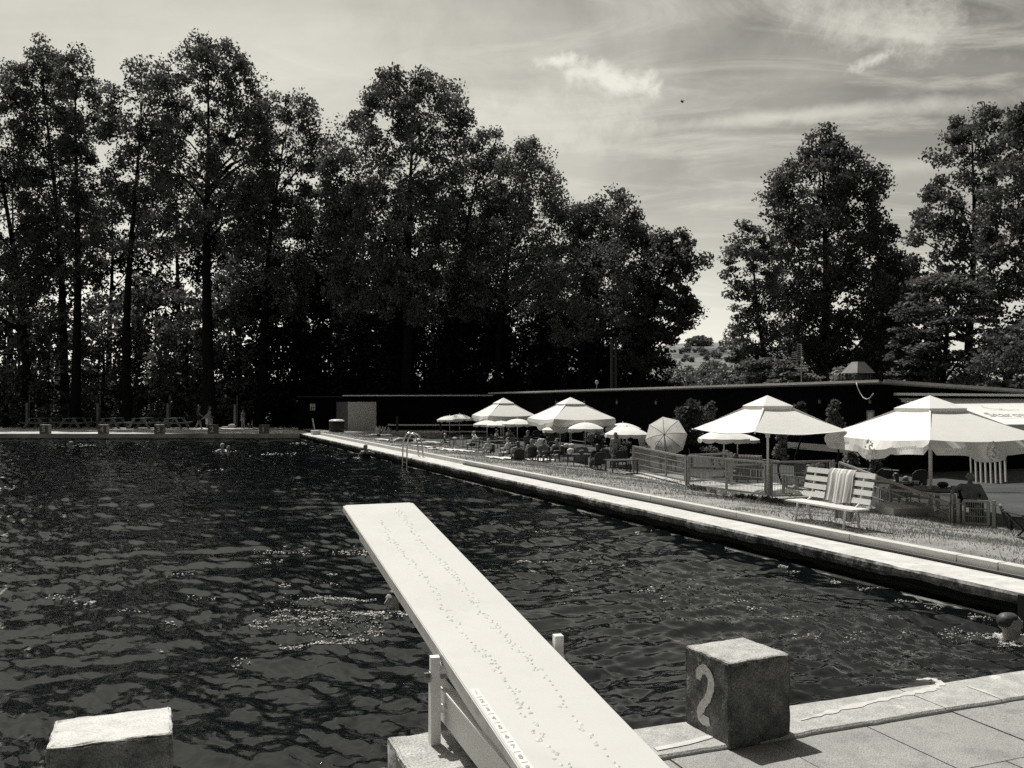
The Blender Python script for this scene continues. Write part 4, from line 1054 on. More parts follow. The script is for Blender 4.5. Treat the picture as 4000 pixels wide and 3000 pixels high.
for rr0 in (.10,):
    for i in range(12):
        a1, a2_ = 2 * pi * i / 12, 2 * pi * (i + 1) / 12
        m.beam(ec + (r1 * -1 * cos(a1) + r2_ * sin(a1)) * rr0 + r1 * -.22, ec + (r1 * -1 * cos(a2_) + r2_ * sin(a2_)) * rr0 + r1 * -.22, .02, .004, ax)
m.beam(ec - r1 * .35 - r2_ * .14, ec + r1 * .25 - r2_ * .14, .025, .004, ax); m.build('printed_mark', mat('faint_print', .45, .9), tp)
# ------------------------------------------------------------------ metal railings of the ramp
def rail_panel(label, p0, p1, z0a, z1a, z0b, z1b, hr=3, posts=(True, True), ph=.06, zg=None, rodstep=.055, stiff=True, extra_mid=None):
    """galvanised panel: frame, horizontal bars, thin vertical rods, end posts. z0/z1: bottom and top at either end"""
    p0 = Vector((p0[0], p0[1], 0)); p1 = Vector((p1[0], p1[1], 0)); g = (zg if zg is not None else RZ)
    t = thing('ramp_railing', label, 'railing', (p0.x, p0.y, g), 0, 'galvanised railings of the ramp'); o_ = Vector((p0.x, p0.y, g))
    d = (p1 - p0); Ln = d.length; d.normalize()
    def P(s, q):
        zb = z0a + (z0b - z0a) * s; zt = z1a + (z1b - z1a) * s; p = p0 + d * (Ln * s); return Vector((p.x, p.y, zb + (zt - zb) * q)) - o_
    e = .10 / Ln
    m = MB(); m.beam(P(e, 1), P(1 - e, 1), .05, .05); m.build('top_rail', M_galv, t)
    m = MB(); m.beam(P(e, 0), P(1 - e, 0), .045, .05); m.build('bottom_rail', M_galv, t)
    for s in (e, 1 - e): m = MB(); m.beam(P(s, .0), P(s, 1.0), .05, .045, (d.x, d.y, 0)); m.build('upright', M_galv, t)
    if extra_mid: m = MB(); m.beam(P(extra_mid, 0), P(extra_mid, 1), .045, .05, (d.x, d.y, 0)); m.build('upright', M_galv, t)
    for k in range(hr):
        q = (k + 1) / (hr + 1); m = MB(); m.cyl(P(e, q), P(1 - e, q), .012, n=5); m.build('crossbar', M_rod, t)
    m = MB(); n = int(Ln / rodstep)
    for i in range(1, n):
        s = e + (1 - 2 * e) * i / n; m.cyl(P(s, 0), P(s, .97), .0055, n=4, cap=False)
    m.build('mesh_infill', M_rod, t)
    for s, on in ((0, posts[0]), (1, posts[1])):
        if not on: continue
        zt = (z1a if s == 0 else z1b) + .03; c = p0 + d * (Ln * s)
        m = MB(); m.box(Vector((c.x, c.y, (zt + g) / 2)) - o_, (ph, ph, zt - g), rz=atan2(d.y, d.x)); m.build('post', M_galv, t)
        m = MB(); q = Vector((c.x, c.y, zt - .09)) - o_ - Vector((0, ph / 2, 0)); m.cyl(q - d * .10, q + d * .10, .014, n=6); m.build('bracket', M_rod, t)
    return t
def gp(px, py, z): v = at(px, py, z); return (v.x, v.y)
Pa = gp(2474, 1846, -.18); Pb = gp(2681, 1905, -.20); Pc = gp(3001, 1953, -.21)
def zt_at(p, py): return CAMZ - (py - HOR) / F * p[1]
rail_panel('long railing panel rising to the left, at the end of the dark chairs', Pa, Pb, zt_at(Pa, 1833), zt_at(Pa, 1743), zt_at(Pb, 1878), zt_at(Pb, 1785), extra_mid=.66, zg=-.20)
rail_panel('long railing panel ending at the white umbrella pole', Pb, Pc, zt_at(Pb, 1893), zt_at(Pb, 1780), zt_at(Pc, 1932), zt_at(Pc, 1806), extra_mid=.52, zg=-.21, posts=(False, True))
Pb2 = (Pb[0] + 1.42, Pb[1] + .58)
Pa2 = (Pa[0] + .62, Pa[1] + .5)
rail_panel('short cross railing in front of the standing shirtless man', Pa, Pa2, zt_at(Pa2, 1832), zt_at(Pa2, 1745), zt_at(Pa2, 1830), zt_at(Pa2, 1745), posts=(False, True))
rail_panel('cross railing set back behind the two long panels', Pb, Pb2, zt_at(Pb2, 1872), zt_at(Pb2, 1773), zt_at(Pb2, 1870), zt_at(Pb2, 1771), hr=2, posts=(False, True))
Pd = gp(3256, 1938, -.22)
rail_panel('level railing panel just behind the left end of the bench', Pc, Pd, zt_at(Pc, 1937), zt_at(Pc, 1806), zt_at(Pd, 1929), zt_at(Pd, 1801), hr=2, posts=(False, True))
Pe = gp(3724, 2046, -.22); Pm = gp(3500, 2003, -.22)
rail_panel('sloping ramp railing running down from behind the bench', (Pd[0] + .08, Pd[1] - .1), Pe, zt_at(Pd, 1934), zt_at(Pd, 1802), zt_at(Pe, 2040) - .25, zt_at(Pe, 1973), hr=2, posts=(False, True), extra_mid=.52, zg=-.24)
Pf0 = gp(3744, 2050, -.22); Pf1 = gp(3884, 2062, -.22)
rail_panel('low railing gate with little white tags below the seated man', Pf0, Pf1, zt_at(Pf1, 2052), zt_at(Pf1, 1963), zt_at(Pf1, 2050), zt_at(Pf1, 1960), hr=2, zg=-.24)
Pg0 = gp(3470, 1975, -.05); Pg1 = gp(3716, 2022, -.15)
Pg1 = ((3722 - 2000) / F * 18.3, 18.3); Pg0 = ((3432 - 2000) / F * 21.3, 21.3)
rail_panel('rear ramp railing, pale in the sun, under the round table', Pg0, Pg1, zt_at(Pg0, 1985), zt_at(Pg0, 1908), zt_at(Pg1, 2020), zt_at(Pg1, 1936), hr=1)
Ph0 = (Pc[0] + .75, Pc[1] + 3.3); Ph1 = (Pd[0] - .3, Pd[1] + 1.6)
rail_panel('low inner railing running away behind the level panel', gp(3060, 1911, .0), gp(3175, 1925, -.0), zt_at(gp(3060, 1911, .0), 1902), zt_at(gp(3060, 1911, .0), 1858), zt_at(gp(3175, 1925, 0), 1918), zt_at(gp(3175, 1925, 0), 1871), hr=1)
# white tags on the gate
for px, py, lab in ((3721 - 67, 1988, 'white tag hanging on the lower end of the sloping railing'), (3761, 1985, 'thin white tag on the low gate'), (3780, 1992, 'wide white tag on the low gate')):
    c = atY(px, py, Pf1[1] - .05 if px > 3700 else Pe[1] + .35); m = MB(); m.box(c, (.05 if px != 3761 else .02, .006, .085), rz=.1); tag(m.build('label_tag', M_white), lab, 'tag', 'white tags on the railings')
# ramp slab and kerb boards of the platform
mb = MB(); pts = [Vector(Pa + (0,)), Vector(Pb + (0,)), Vector(Pc + (0,))]
off = EN * 1.85
mb.prism([(Pa[0] - .3, Pa[1] - .1), (Pb[0] - .1, Pb[1] - .1), (Pb[0] + 1.5, Pb[1] + .5), (Pa[0] + 1.0, Pa[1] + .4)], RZ - .05, RZ + .075)
mb.prism([(Pb[0] - .35, Pb[1] - .14), (Pc[0] + .05, Pc[1] - .16), (Pd[0] + .1, Pd[1] - .1), (Pd[0] - .6, Pd[1] + 3.2), (Pb[0] + 1.2, Pb[1] + .5)], RZ - .05, RZ + .082)
tag(mb.build('ramp_platform', mat('ramp_concrete', .40, .9, .52, 3)), kind='structure')
q = [gp(3420, 1962, -.02), gp(3490, 1987, -.02), gp(3645, 1984, -.02), gp(3600, 1962, -.02)]
mb = MB(); mb.prism([(x[0], x[1]) for x in q], -.30, -.02); tag(mb.build('ramp_landing', mat('landing_concrete', .30, .9, .42, 3)), kind='structure')
# white pickets by the second umbrella pole
t = thing('picket_fence', 'row of dark pickets with white tops behind the umbrella pole', 'fence', (0, 0, 0)); c = atY(2890, 1780, 29.0); t.location = (c.x, c.y, RZ); to = Vector(t.location)
for i in range(8):
    a = atY(2891 + i * 11.5, 1776 + .4 * i, 29.0 - .1 * i) - to
    m = MB(); m.box((a.x, a.y, a.z / 2 - .03), (.07, .03, a.z - .06)); pk = m.build('picket', M_galv, t)
    m = MB(); m.box((a.x, a.y, a.z - .03), (.072, .034, .055)); m.build('picket_top', M_white, pk)
# white slatted screen under the awning
t = thing('slatted_screen', 'white upright slats of a screen behind the seated man', 'screen', (0, 0, 0)); c = atY(3850, 1890, 25.5); t.location = (c.x, c.y, RZ); to = Vector(t.location)
for x, y1 in ((3793, 1882), (3812, 1886), (3831, 1887), (3850, 1887), (3870, 1888), (3889, 1888), (3908, 1888), (3927, 1882)):
    a, b_ = atY(x - 3, 1752, 25.5) - to, atY(x + 2, y1, 25.5) - to; m = MB(); m.beam(a, b_, (9.5 if x != 3793 else 5) / F * 25.5, .03, (1, 0, 0)); m.build('slat', mat('slat_white', .62, .7), t)
m = MB(); a, b_ = atY(3780, 1760, 25.6) - to, atY(3940, 1760, 25.6) - to; m.beam(a, b_, .04, .08); m.build('slat_rail', M_black, t)

# ------------------------------------------------------------------ white bench with towel
bc = (at(3112, 2032, .14) + at(3382, 2073, .14)) / 2
A_ = at(3112, 2032, .14); C_ = at(3298, 2068, .14); bd = Vector((C_.x - A_.x, C_.y - A_.y, 0)).normalized(); bn = Vector((-bd.y, bd.x, 0))
if bn.dot(EN) < 0: bn = -bn
b0 = Vector((A_.x, A_.y, .13)); Lb = (Vector((C_.x, C_.y, 0)) - Vector((A_.x, A_.y, 0))).length
t = thing('garden_bench', 'white slatted garden bench with bent tube legs on the grass', 'bench', b0)
def Q(s, d, z): return bd * s + bn * d + Vector((0, 0, z))
sh = CAMZ - (1957 - HOR) / F * (A_.y) - .13
for s in (.0, Lb):
    m = MB(); m.tube([Q(s - .02, -.0, 0), Q(s, .02, sh - .03)], .020, 6); m.build('leg', M_white, t)
    m = MB(); m.tube([Q(s + .02, .30, 0), Q(s, .24, sh - .03)], .020, 6); m.build('leg', M_white, t)
    m = MB(); m.cyl(Q(s, .0, .10), Q(s, .29, .10), .010, n=5); m.cyl(Q(s, .14, .10), Q(s, .25, sh - .05), .012, n=5); m.build('leg_brace', M_white, t)
    m = MB(); m.tube([Q(s, .20, sh - .02), Q(s, .33, sh + .08), Q(s, .44, sh + .56)], .018, 6); m.build('back_support', M_white, t)
for i in range(4):
    m = MB(); m.beam(Q(-.22, -.03 + i * .095, sh), Q(Lb + .26, -.03 + i * .095, sh), .078, .03); m.build('seat_slat', M_benchw, t)
for i in range(4):
    m = MB(); d0 = .325 + .034 * i; m.beam(Q(-.22, d0, sh + .12 + .142 * i), Q(Lb + .26, d0, sh + .12 + .142 * i), .022, .092, (bn * .25 + Vector((0, 0, 1)))); m.build('backrest_slat', M_benchw, t)
# towel over the backrest
mtw = bpy.data.materials.new('striped_towel'); mtw.use_nodes = True; nt = mtw.node_tree; bs = nt.nodes['Principled BSDF']; bs.inputs['Roughness'].default_value = .95
tcn = nt.nodes.new('ShaderNodeUVMap'); sx = nt.nodes.new('ShaderNodeSeparateXYZ'); nt.links.new(tcn.outputs[0], sx.inputs[0]); cr = nt.nodes.new('ShaderNodeValToRGB'); cr.color_ramp.interpolation = 'CONSTANT'
cr.color_ramp.elements.remove(cr.color_ramp.elements[0]); cr.color_ramp.elements[0].position = 0; cr.color_ramp.elements[0].color = tint(.30)
for ps, v in ((.13, .75), (.18, .34), (.24, .58), (.34, .70), (.40, .36), (.46, .76), (.52, .62), (.60, .5), (.66, .32), (.74, .76), (.82, .38), (.95, .55)):
    e = cr.color_ramp.elements.new(ps); e.color = tint(v)
nt.links.new(sx.outputs[0], cr.inputs[0]); nt.links.new(cr.outputs[0], bs.inputs['Base Color'])
s0, s1 = .38, .38 + .64; prof = [(.285, sh + .045), (.315, sh + .20), (.355, sh + .36), (.395, sh + .52), (.425, sh + .605), (.450, sh + .615), (.472, sh + .58), (.475, sh + .3), (.50, sh + .0), (.52, .06)]
V = []; uv = []; n = 40
for j, (d0, z0) in enumerate(prof):
    for i in range(n + 1):
        q = i / n; wv = .012 * sin(q * 21 + j * .4) + .006 * sin(q * 47); sag = (.02 if j in (0, 9) else 0) * sin(q * 9)
        V.append(Q(s0 + (s1 - s0) * q + .01 * sin(j * 1.3), d0 + (wv if 1 < j < 9 else wv * 1.4) * (1 if j not in (4, 5) else .2) - (.012 if j < 4 else -.01), z0 + sag)); uv.append((q, j))
m = MB(); m.add(V, [(j * (n + 1) + i, j * (n + 1) + i + 1, (j + 1) * (n + 1) + i + 1, (j + 1) * (n + 1) + i) for j in range(len(prof) - 1) for i in range(n)])
tw = m.build('beach_towel', mtw, smooth=True, loc=b0); ul = tw.data.uv_layers.new(name='uv')
for lp_ in tw.data.loops: ul.data[lp_.index].uv = uv[lp_.vertex_index]
tag(tw, 'striped beach towel hung over the back of the white bench', 'towel')

# ------------------------------------------------------------------ cafe tables and chairs
def chair_proto():
    t = thing('cafe_chair', 'x', 'chair', group='dark cafe chairs')
    m = MB(); m.box((0, 0, .43), (.46, .46, .04), bev=.015); m.build('seat', M_dark, t)
    m = MB(); V = []
    for j in range(7):
        for i in range(9):
            q = (i - 4) / 4; V.append((.23 * sin(q * 1.15) / sin(1.15), .21 + .04 * (1 - q * q) + .05 * j / 6, .44 + .42 * (j / 6) * (1 - .10 * q * q)))
    m.add(V, [(j * 9 + i, j * 9 + i + 1, (j + 1) * 9 + i + 1, (j + 1) * 9 + i) for j in range(6) for i in range(8)]); m.build('backrest', M_dark, t)
    for sx_ in (-1, 1):
        m = MB(); m.tube([(sx_ * .24, -.2, .0), (sx_ * .24, -.22, .45), (sx_ * .25, -.2, .63), (sx_ * .25, .05, .66), (sx_ * .23, .23, .64)], .016, 6); m.build('armrest', M_black, t)
        for sy_ in (-1, 1):
            m = MB(); m.cyl((sx_ * .22, sy_ * .2, .42), (sx_ * .24, sy_ * .24, 0), .015, n=6); m.build('leg', mat('chair_leg', .05, .35, metal=.5), t)
    m = MB(); m.tube([(-.25, .20, .42), (-.245, .27, .78), (-.15, .31, .88), (0, .32, .90), (.15, .31, .88), (.245, .27, .78), (.25, .20, .42)], .014, 6); m.build('back_frame', mat('chair_frame', .10, .3, metal=.6), t)
    return t
def table_proto():
    t = thing('cafe_table', 'x', 'table', group='dark cafe tables')
    m = MB(); m.box((0, 0, .715), (1.0, .8, .03), bev=.01); m.build('tabletop', mat('table_top', .03, .35, .05, 8), t)
    for sx_ in (-1, 1):
        for sy_ in (-1, 1): m = MB(); m.cyl((sx_ * .42, sy_ * .32, .70), (sx_ * .42, sy_ * .32, 0), .02, n=6); m.build('leg', M_black, t)
    return t
CH = chair_proto(); TB = table_proto(); cf = tf = True
def chair(px, py, rz, label, z=None):
    global cf
    z = TZ if z is None else z; p = at(px, py, z)
    if cf: CH.location = p; CH.rotation_euler = (0, 0, rz); CH['label'] = label; CH.scale = (FS,) * 3; cf = False; return CH
    return dup(CH, p, rz, label, scale=FS)
def table(px, pytop, rz, label, scale=1.0, z=None):
    global tf
    scale = tuple(FS * q for q in (scale if hasattr(scale, '__len__') else (scale,) * 3))
    z = TZ if z is None else z; p = at(px, pytop, z + .73 * (scale if not hasattr(scale, '__len__') else scale[2])); p.z = z
    if tf: TB.location = p; TB.rotation_euler = (0, 0, rz); TB['label'] = label; TB.scale = (scale,) * 3 if not hasattr(scale, '__len__') else scale; tf = False; return TB
    return dup(TB, p, rz, label, scale=scale)
fr_ = BA + pi / 2
table(1790, 1710, .4, 'dark cafe table under the two leftmost parasols, set with cups')
table(1940, 1721, .3, 'dark cafe table in front of the seated shirtless man at the farthest umbrella')
table(1994, 1738, .35, 'dark cafe table with a glass beside the woman resting her head')
table(2120, 1722, .3, 'dark cafe table in deep shade below the second big umbrella')
table(2200, 1747, .3, 'long dark cafe table crowded with cups and bags', (1.7, 1.0, 1.0))
table(2265, 1773, .35, 'dark cafe table carrying a basket, in front of the draped chair')
table(2410, 1758, .3, 'dark cafe table just in front of the woman in a bikini')
table(2428, 1795, .3, 'dark cafe table ending at the first railing post', (1.2, 1.0, 1.0))
table(2560, 1790, .3, 'dark cafe table behind the railing under the tipped parasol')
table(2900, 1815, .3, 'dark cafe table with a cloth, behind the railing below the widest parasol')
table(3480, 1878, .5, 'dark cafe table left of the near umbrella pole, beside the long haired diner')
for px, py, rz, lab in (
    (1765, 1742, 3.4, 'dark chair near the lawn at the leftmost table'), (1868, 1752, 1.2, 'dark chair draped with a pale cloth behind the small boy'),
    
    (2128, 1778, 2.6, 'dark chair hung with a pale towel by the lawn'), (2165, 1792, 3.0, 'dark empty chair right of the towel chair'), (2200, 1800, 3.2, 'dark empty chair with its back to the lawn, left of the draped one'), (2266, 1822, 3.25, 'dark chair draped with a grey towel down to the grass'),
    (2385, 1830, 2.2, 'dark chair turned sideways with shiny legs'), (2425, 1842, 3.1, 'dark chair nearest the first railing post'), (2352, 1790, 1.0, 'dark chair between the bikini woman and the flowering shrub'),
    (2468, 1818, 1.4, 'dark chair hidden behind the first railing post'), (2600, 1842, 2.9, 'dark chair seen through the first long railing'), (2640, 1846, 2.2, 'dark chair seen through the railing below the tipped shaft'), (2862, 1868, 2.8, 'dark chair seen through the second long railing'),
    (2940, 1872, 2.0, 'dark chair seen through the railing beside the umbrella pole'), (3140, 1912, 2.6, 'dark chair with splayed legs behind the left end of the bench'), (3455, 1940, 2.9, 'dark round backed chair in front of the long haired diner'), (3575, 1948, 3.3, 'dark round backed chair right under the big umbrella table'),
    (1998, 1712, .3, 'dark chair in the shade of the far umbrella, facing us'), (2098, 1735, .2, 'dark chair in deep shade left of the crowded table'), (2300, 1748, .4, 'dark chair with a curved frame right of the crowded table'), (2378, 1745, .2, 'dark tall backed chair behind the bikini woman')):
    chair(px, py, rz, lab)
# round table under the near umbrella, with bowls
p = atY(3662, 1909, 20.2); HT = p.z - TZ; t = thing('round_table', 'large round dark table under the nearest umbrella set with bowls', 'table', (p.x, p.y, TZ)); rt = t
m = MB(); m.lathe([(.64, HT - .035), (.655, HT - .015), (.64, HT)], 32); m.build('tabletop', mat('round_top', .012, .45, .02, 5), t, False)
m = MB(); m.lathe([(.05, .05), (.05, HT - .035)], 10); m.build('stem', M_black, t, True)
m = MB(); m.lathe([(.30, 0), (.28, .05), (.06, .06)], 16); m.build('foot', M_black, t)
for px, py, r, lab in ((3580, 1884, .085, 'white bowl tilted at the left rim of the round table'), (3648, 1902, .08, 'white bowl right of the umbrella pole'), (3726, 1903, .085, 'white bowl under the seated mans hand')):
    q = at(px, py + 8, TZ + HT); r *= .8; m = MB(); m.lathe([(r * .6, 0), (r, .075), (r * 1.08, .08), (r * .9, .07), (r * .5, .02)], 14); tag(m.build('bowl', mat('bowl_white', .6, .4), smooth=True, loc=q), lab, 'bowl', 'white bowls on the round table')
q = at(3683, 1905, TZ + HT); tag(MB().ball((0, 0, .07), (.13, .10, .07), 2).build('beach_bag', M_cloth_d, smooth=True, loc=q), 'dark soft bag lying on the round table', 'bag')
# small things on the tables
for i, (px, py, r, h, v, lab) in enumerate(((1776, 1711, .12, .10, 'l', 'pale folded bundle on the leftmost table'), (1806, 1711, .03, .2, 'l', 'white bottle on the leftmost table'), (1798, 1711, .035, .12, 'l', 'short white cup beside the bottle'), (1990, 1736, .035, .14, 'm', 'small glass in front of the woman resting her head'),
    (2196, 1745, .05, .2, 'm', 'tall grey cup at the left end of the crowded table'), (2212, 1744, .12, .17, 'l', 'pale bag in the middle of the crowded table'), (2232, 1744, .14, .16, 'l', 'light bundle right of the crowded tables pole'), (2255, 1746, .09, .08, 'm', 'low dish at the right end of the crowded table'),
    (2228, 1770, .13, .22, 'l', 'round wicker basket with a handle near the draped chair'), (2272, 1770, .11, .16, 'm', 'round grey hat shaped bag beside the basket'), (2596, 1790, .05, .06, 'l', 'white cup seen through the railing'), (1968, 1709, .03, .12, 'm', 'glass held at the seated mans table'),
    (2950, 1792, .14, .13, 'l', 'folded white cloth beside the umbrella pole'))):
    q = at(px, py + 4, TZ + .735 * FS); mm = M_cloth_l if v == 'l' else M_cloth_m
    nm = 'bag' if r > .08 else ('bottle' if h > .18 else 'cup')
    m = MB()
    if r > .08: m.ball((0, 0, h * .5), (r, r * .7, h * .55), 2)
    else: m.lathe([(r * .9, 0), (r, h * .6), (r * .5, h * .8), (r * .5, h)], 10)
    tag(m.build(nm, mm, smooth=True, loc=q), lab, nm, 'things on the cafe tables')
# chair drapes
def drape(px, py, rz, m_, label, w=.5, h0=.40, z=TZ):
    p = at(px, py, z); V = []; n = 14; prof = [(.10, .62), (.24, .80), (.33, .915), (.36, .92), (.375, .86), (.38, .6), (.39, h0 - .15)]
    for j, (y, zz) in enumerate(prof):
        for i in range(n + 1):
            q = (i / n - .5) * 2; V.append((q * w / 2 * (1 + .04 * sin(j * 2)), y - .06 * q * q + .015 * sin(q * 9 + j), zz - .10 * q ** 4 + (.02 * sin(q * 5) if j in (0, 6) else 0)))
    mb_ = MB(); mb_.add(V, [(j * (n + 1) + i, j * (n + 1) + i + 1, (j + 1) * (n + 1) + i + 1, (j + 1) * (n + 1) + i) for j in range(6) for i in range(n)])
    mb_.v = [tuple(q * FS for q in v) for v in mb_.v]
    return tag(mb_.build('towel', m_, smooth=True, loc=p, rz=rz), label, 'towel', 'towels hung over cafe chairs')
drape(2266, 1822, 3.25, M_cloth_m, 'grey towel hanging over a chair back down to the grass', .62, .12)
drape(2128, 1778, 2.6, M_cloth_l, 'pale towel thrown over the chair with white arms', .6, .3)
drape(1868, 1752, 1.2, M_cloth_l, 'pale cloth over the chair behind the small boy', .5, .4)
# folding table and chair at the right edge
p = at(3985, 2003, TZ + .66); t = thing('folding_table', 'corner of a dark slatted folding table at the right edge', 'table', (p.x + .22, p.y, TZ))
m = MB(); 
for i in range(7): m.box((0, (i - 3) * .09, .65), (.75, .08, .022))
m.build('tabletop', mat('dark_slats', .03, .5, .06, 4), t)
for s in (-1, 1): m = MB(); m.beam((-.33 * s, -.28, .64), (.33 * s, -.2 - .0, .0), .035, .03, (0, 1, 0)); m.beam((-.33 * s, .28, .64), (.33 * s, .28, 0), .035, .03, (0, 1, 0)); m.build('leg', M_black, t)
p = at(3985, 2090, TZ + .02); t = thing('wicker_chair', 'black wicker armchair tilted back at the right edge of the lawn', 'chair', (p.x + .18, p.y + .1, TZ + .02), -.5)
m = MB(); m.box((0, 0, .34), (.55, .5, .06), bev=.02); m.build('seat', M_dark, t)
m = MB(); m.beam((-.27, -.22, .02), (-.42, -.20, .50), .5, .05, (1, 0, 0)); m.box((-.36, .0, .28), (.04, .48, .46), M=Matrix.Rotation(-.3, 3, 'Y')); m.build('backrest', M_dark, t)
m = MB(); m.beam((-.28, -.25, .02), (-.45, -.25, .53), .03, .03); m.beam((-.45, -.26, .53), (-.45, .26, .53), .035, .03); m.build('frame', mat('pale_trim', .2, .5), t)
for sx_ in (-1, 1): m = MB(); m.beam((sx_ * .25, -.22, .33), (sx_ * .25, -.22, 0), .03, .03); m.beam((sx_ * .25, .22, .33), (sx_ * .25, .22, 0), .03, .03); m.build('leg', M_black, t)

# towels on the lawn
def ground_towel(px0, px1, py, wid, label, m_):
    a, b_ = at(px0, py, 0), at(px1, py, 0)
    def lz(p): w_ = (p - E0).dot(EN); u_ = (p - E0).dot(ED); return lawn_z(w_) + lawn_bump(u_, w_)
    # follow the lawn surface
    z = lz(a); a, b_ = at(px0, py, z), at(px1, py, lz(b_)); V = []; n = 22; k = 6
    d = Vector((b_.x - a.x, b_.y - a.y, 0)); nn_ = Vector((-d.y, d.x, 0)).normalized()
    for j in range(k + 1):
        for i in range(n + 1):
            p = Vector((a.x, a.y, 0)) + d * (i / n) + nn_ * wid * (j / k - .5); p += nn_ * .06 * sin(i * 1.1)
            p.z = lz(p) + .02 + .035 * abs(sin(i * .9 + j * .7)) + .02 * random.random(); V.append(p)
    mb_ = MB(); mb_.add(V, [(j * (n + 1) + i, j * (n + 1) + i + 1, (j + 1) * (n + 1) + i + 1, (j + 1) * (n + 1) + i) for j in range(k) for i in range(n)])
    return tag(mb_.build('beach_towel', m_, smooth=True), label, 'towel', 'towels spread on the lawn')
ground_towel(1690, 1842, 1762, 1.1, 'crumpled pale towel spread on the lawn right of the ladder', M_cloth_l)
ground_towel(1640, 1700, 1751, .9, 'small pale towel folded flat beside the ladder top', M_cloth_l)
ground_towel(1928, 2140, 1793, .9, 'long pale towel spread on the lawn in front of the tables', M_cloth_l)
ground_towel(1400, 1445, 1707, .8, 'dark towel lying on the lawn at the kerb', M_cloth_d)
ground_towel(1490, 1570, 1722, .8, 'pale towel under the man in dark shorts', M_cloth_l)
# ------------------------------------------------------------------ foliage
def leafmat(name, v, v2, rough=.6, trans=.3, spread=.12):
    return mat(name, v, rough, v2, .55, trans=trans, spread=spread, spec=.15)
M_leaf = leafmat('oak_leaves', .035, .19)
M_leafl = leafmat('light_leaves', .08, .22)
M_leafm = leafmat('maple_leaves', .05, .20)
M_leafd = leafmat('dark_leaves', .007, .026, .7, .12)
M_hedge = leafmat('flower_leaves', .10, .36)
M_far = leafmat('far_leaves', .14, .30, .8, .1)  # paler leaf colour puts distance haze into the crowns

def leaves(C, cr, per, size, rng, flat=.0, up=.35):
    """C: clump centres (n,3), cr: radius (n,), per: leaves per clump"""
    n = len(C); tot = n * per
    c = np.repeat(C, per, 0); r = np.repeat(cr, per)[:, None]
    d = rng.normal(size=(tot, 3)); d /= np.linalg.norm(d, axis=1)[:, None]
    rad = rng.random((tot, 1)) ** .55
    p = c + d * rad * r * np.array([1, 1, .72 - flat * .45])
    nrm = rng.normal(size=(tot, 3)); nrm[:, 2] = nrm[:, 2] * (1 - .3 * flat) + up + flat * 2.2; nrm /= np.linalg.norm(nrm, axis=1)[:, None]
    a = np.cross(nrm, rng.normal(size=(tot, 3))); a /= np.linalg.norm(a, axis=1)[:, None] + 1e-9; b = np.cross(nrm, a)
    s = (size * (.6 + .8 * rng.random(tot)))[:, None]
    V = np.empty((tot, 4, 3)); V[:, 0] = p - a * s * .5; V[:, 1] = p + b * s * .34 + a * s * .05; V[:, 2] = p + a * s * .55; V[:, 3] = p - b * s * .34 + a * s * .05
    bend = nrm * s * .12; V[:, 0] -= bend; V[:, 2] -= bend
    return V.reshape(-1, 3), np.arange(tot * 4).reshape(-1, 4)

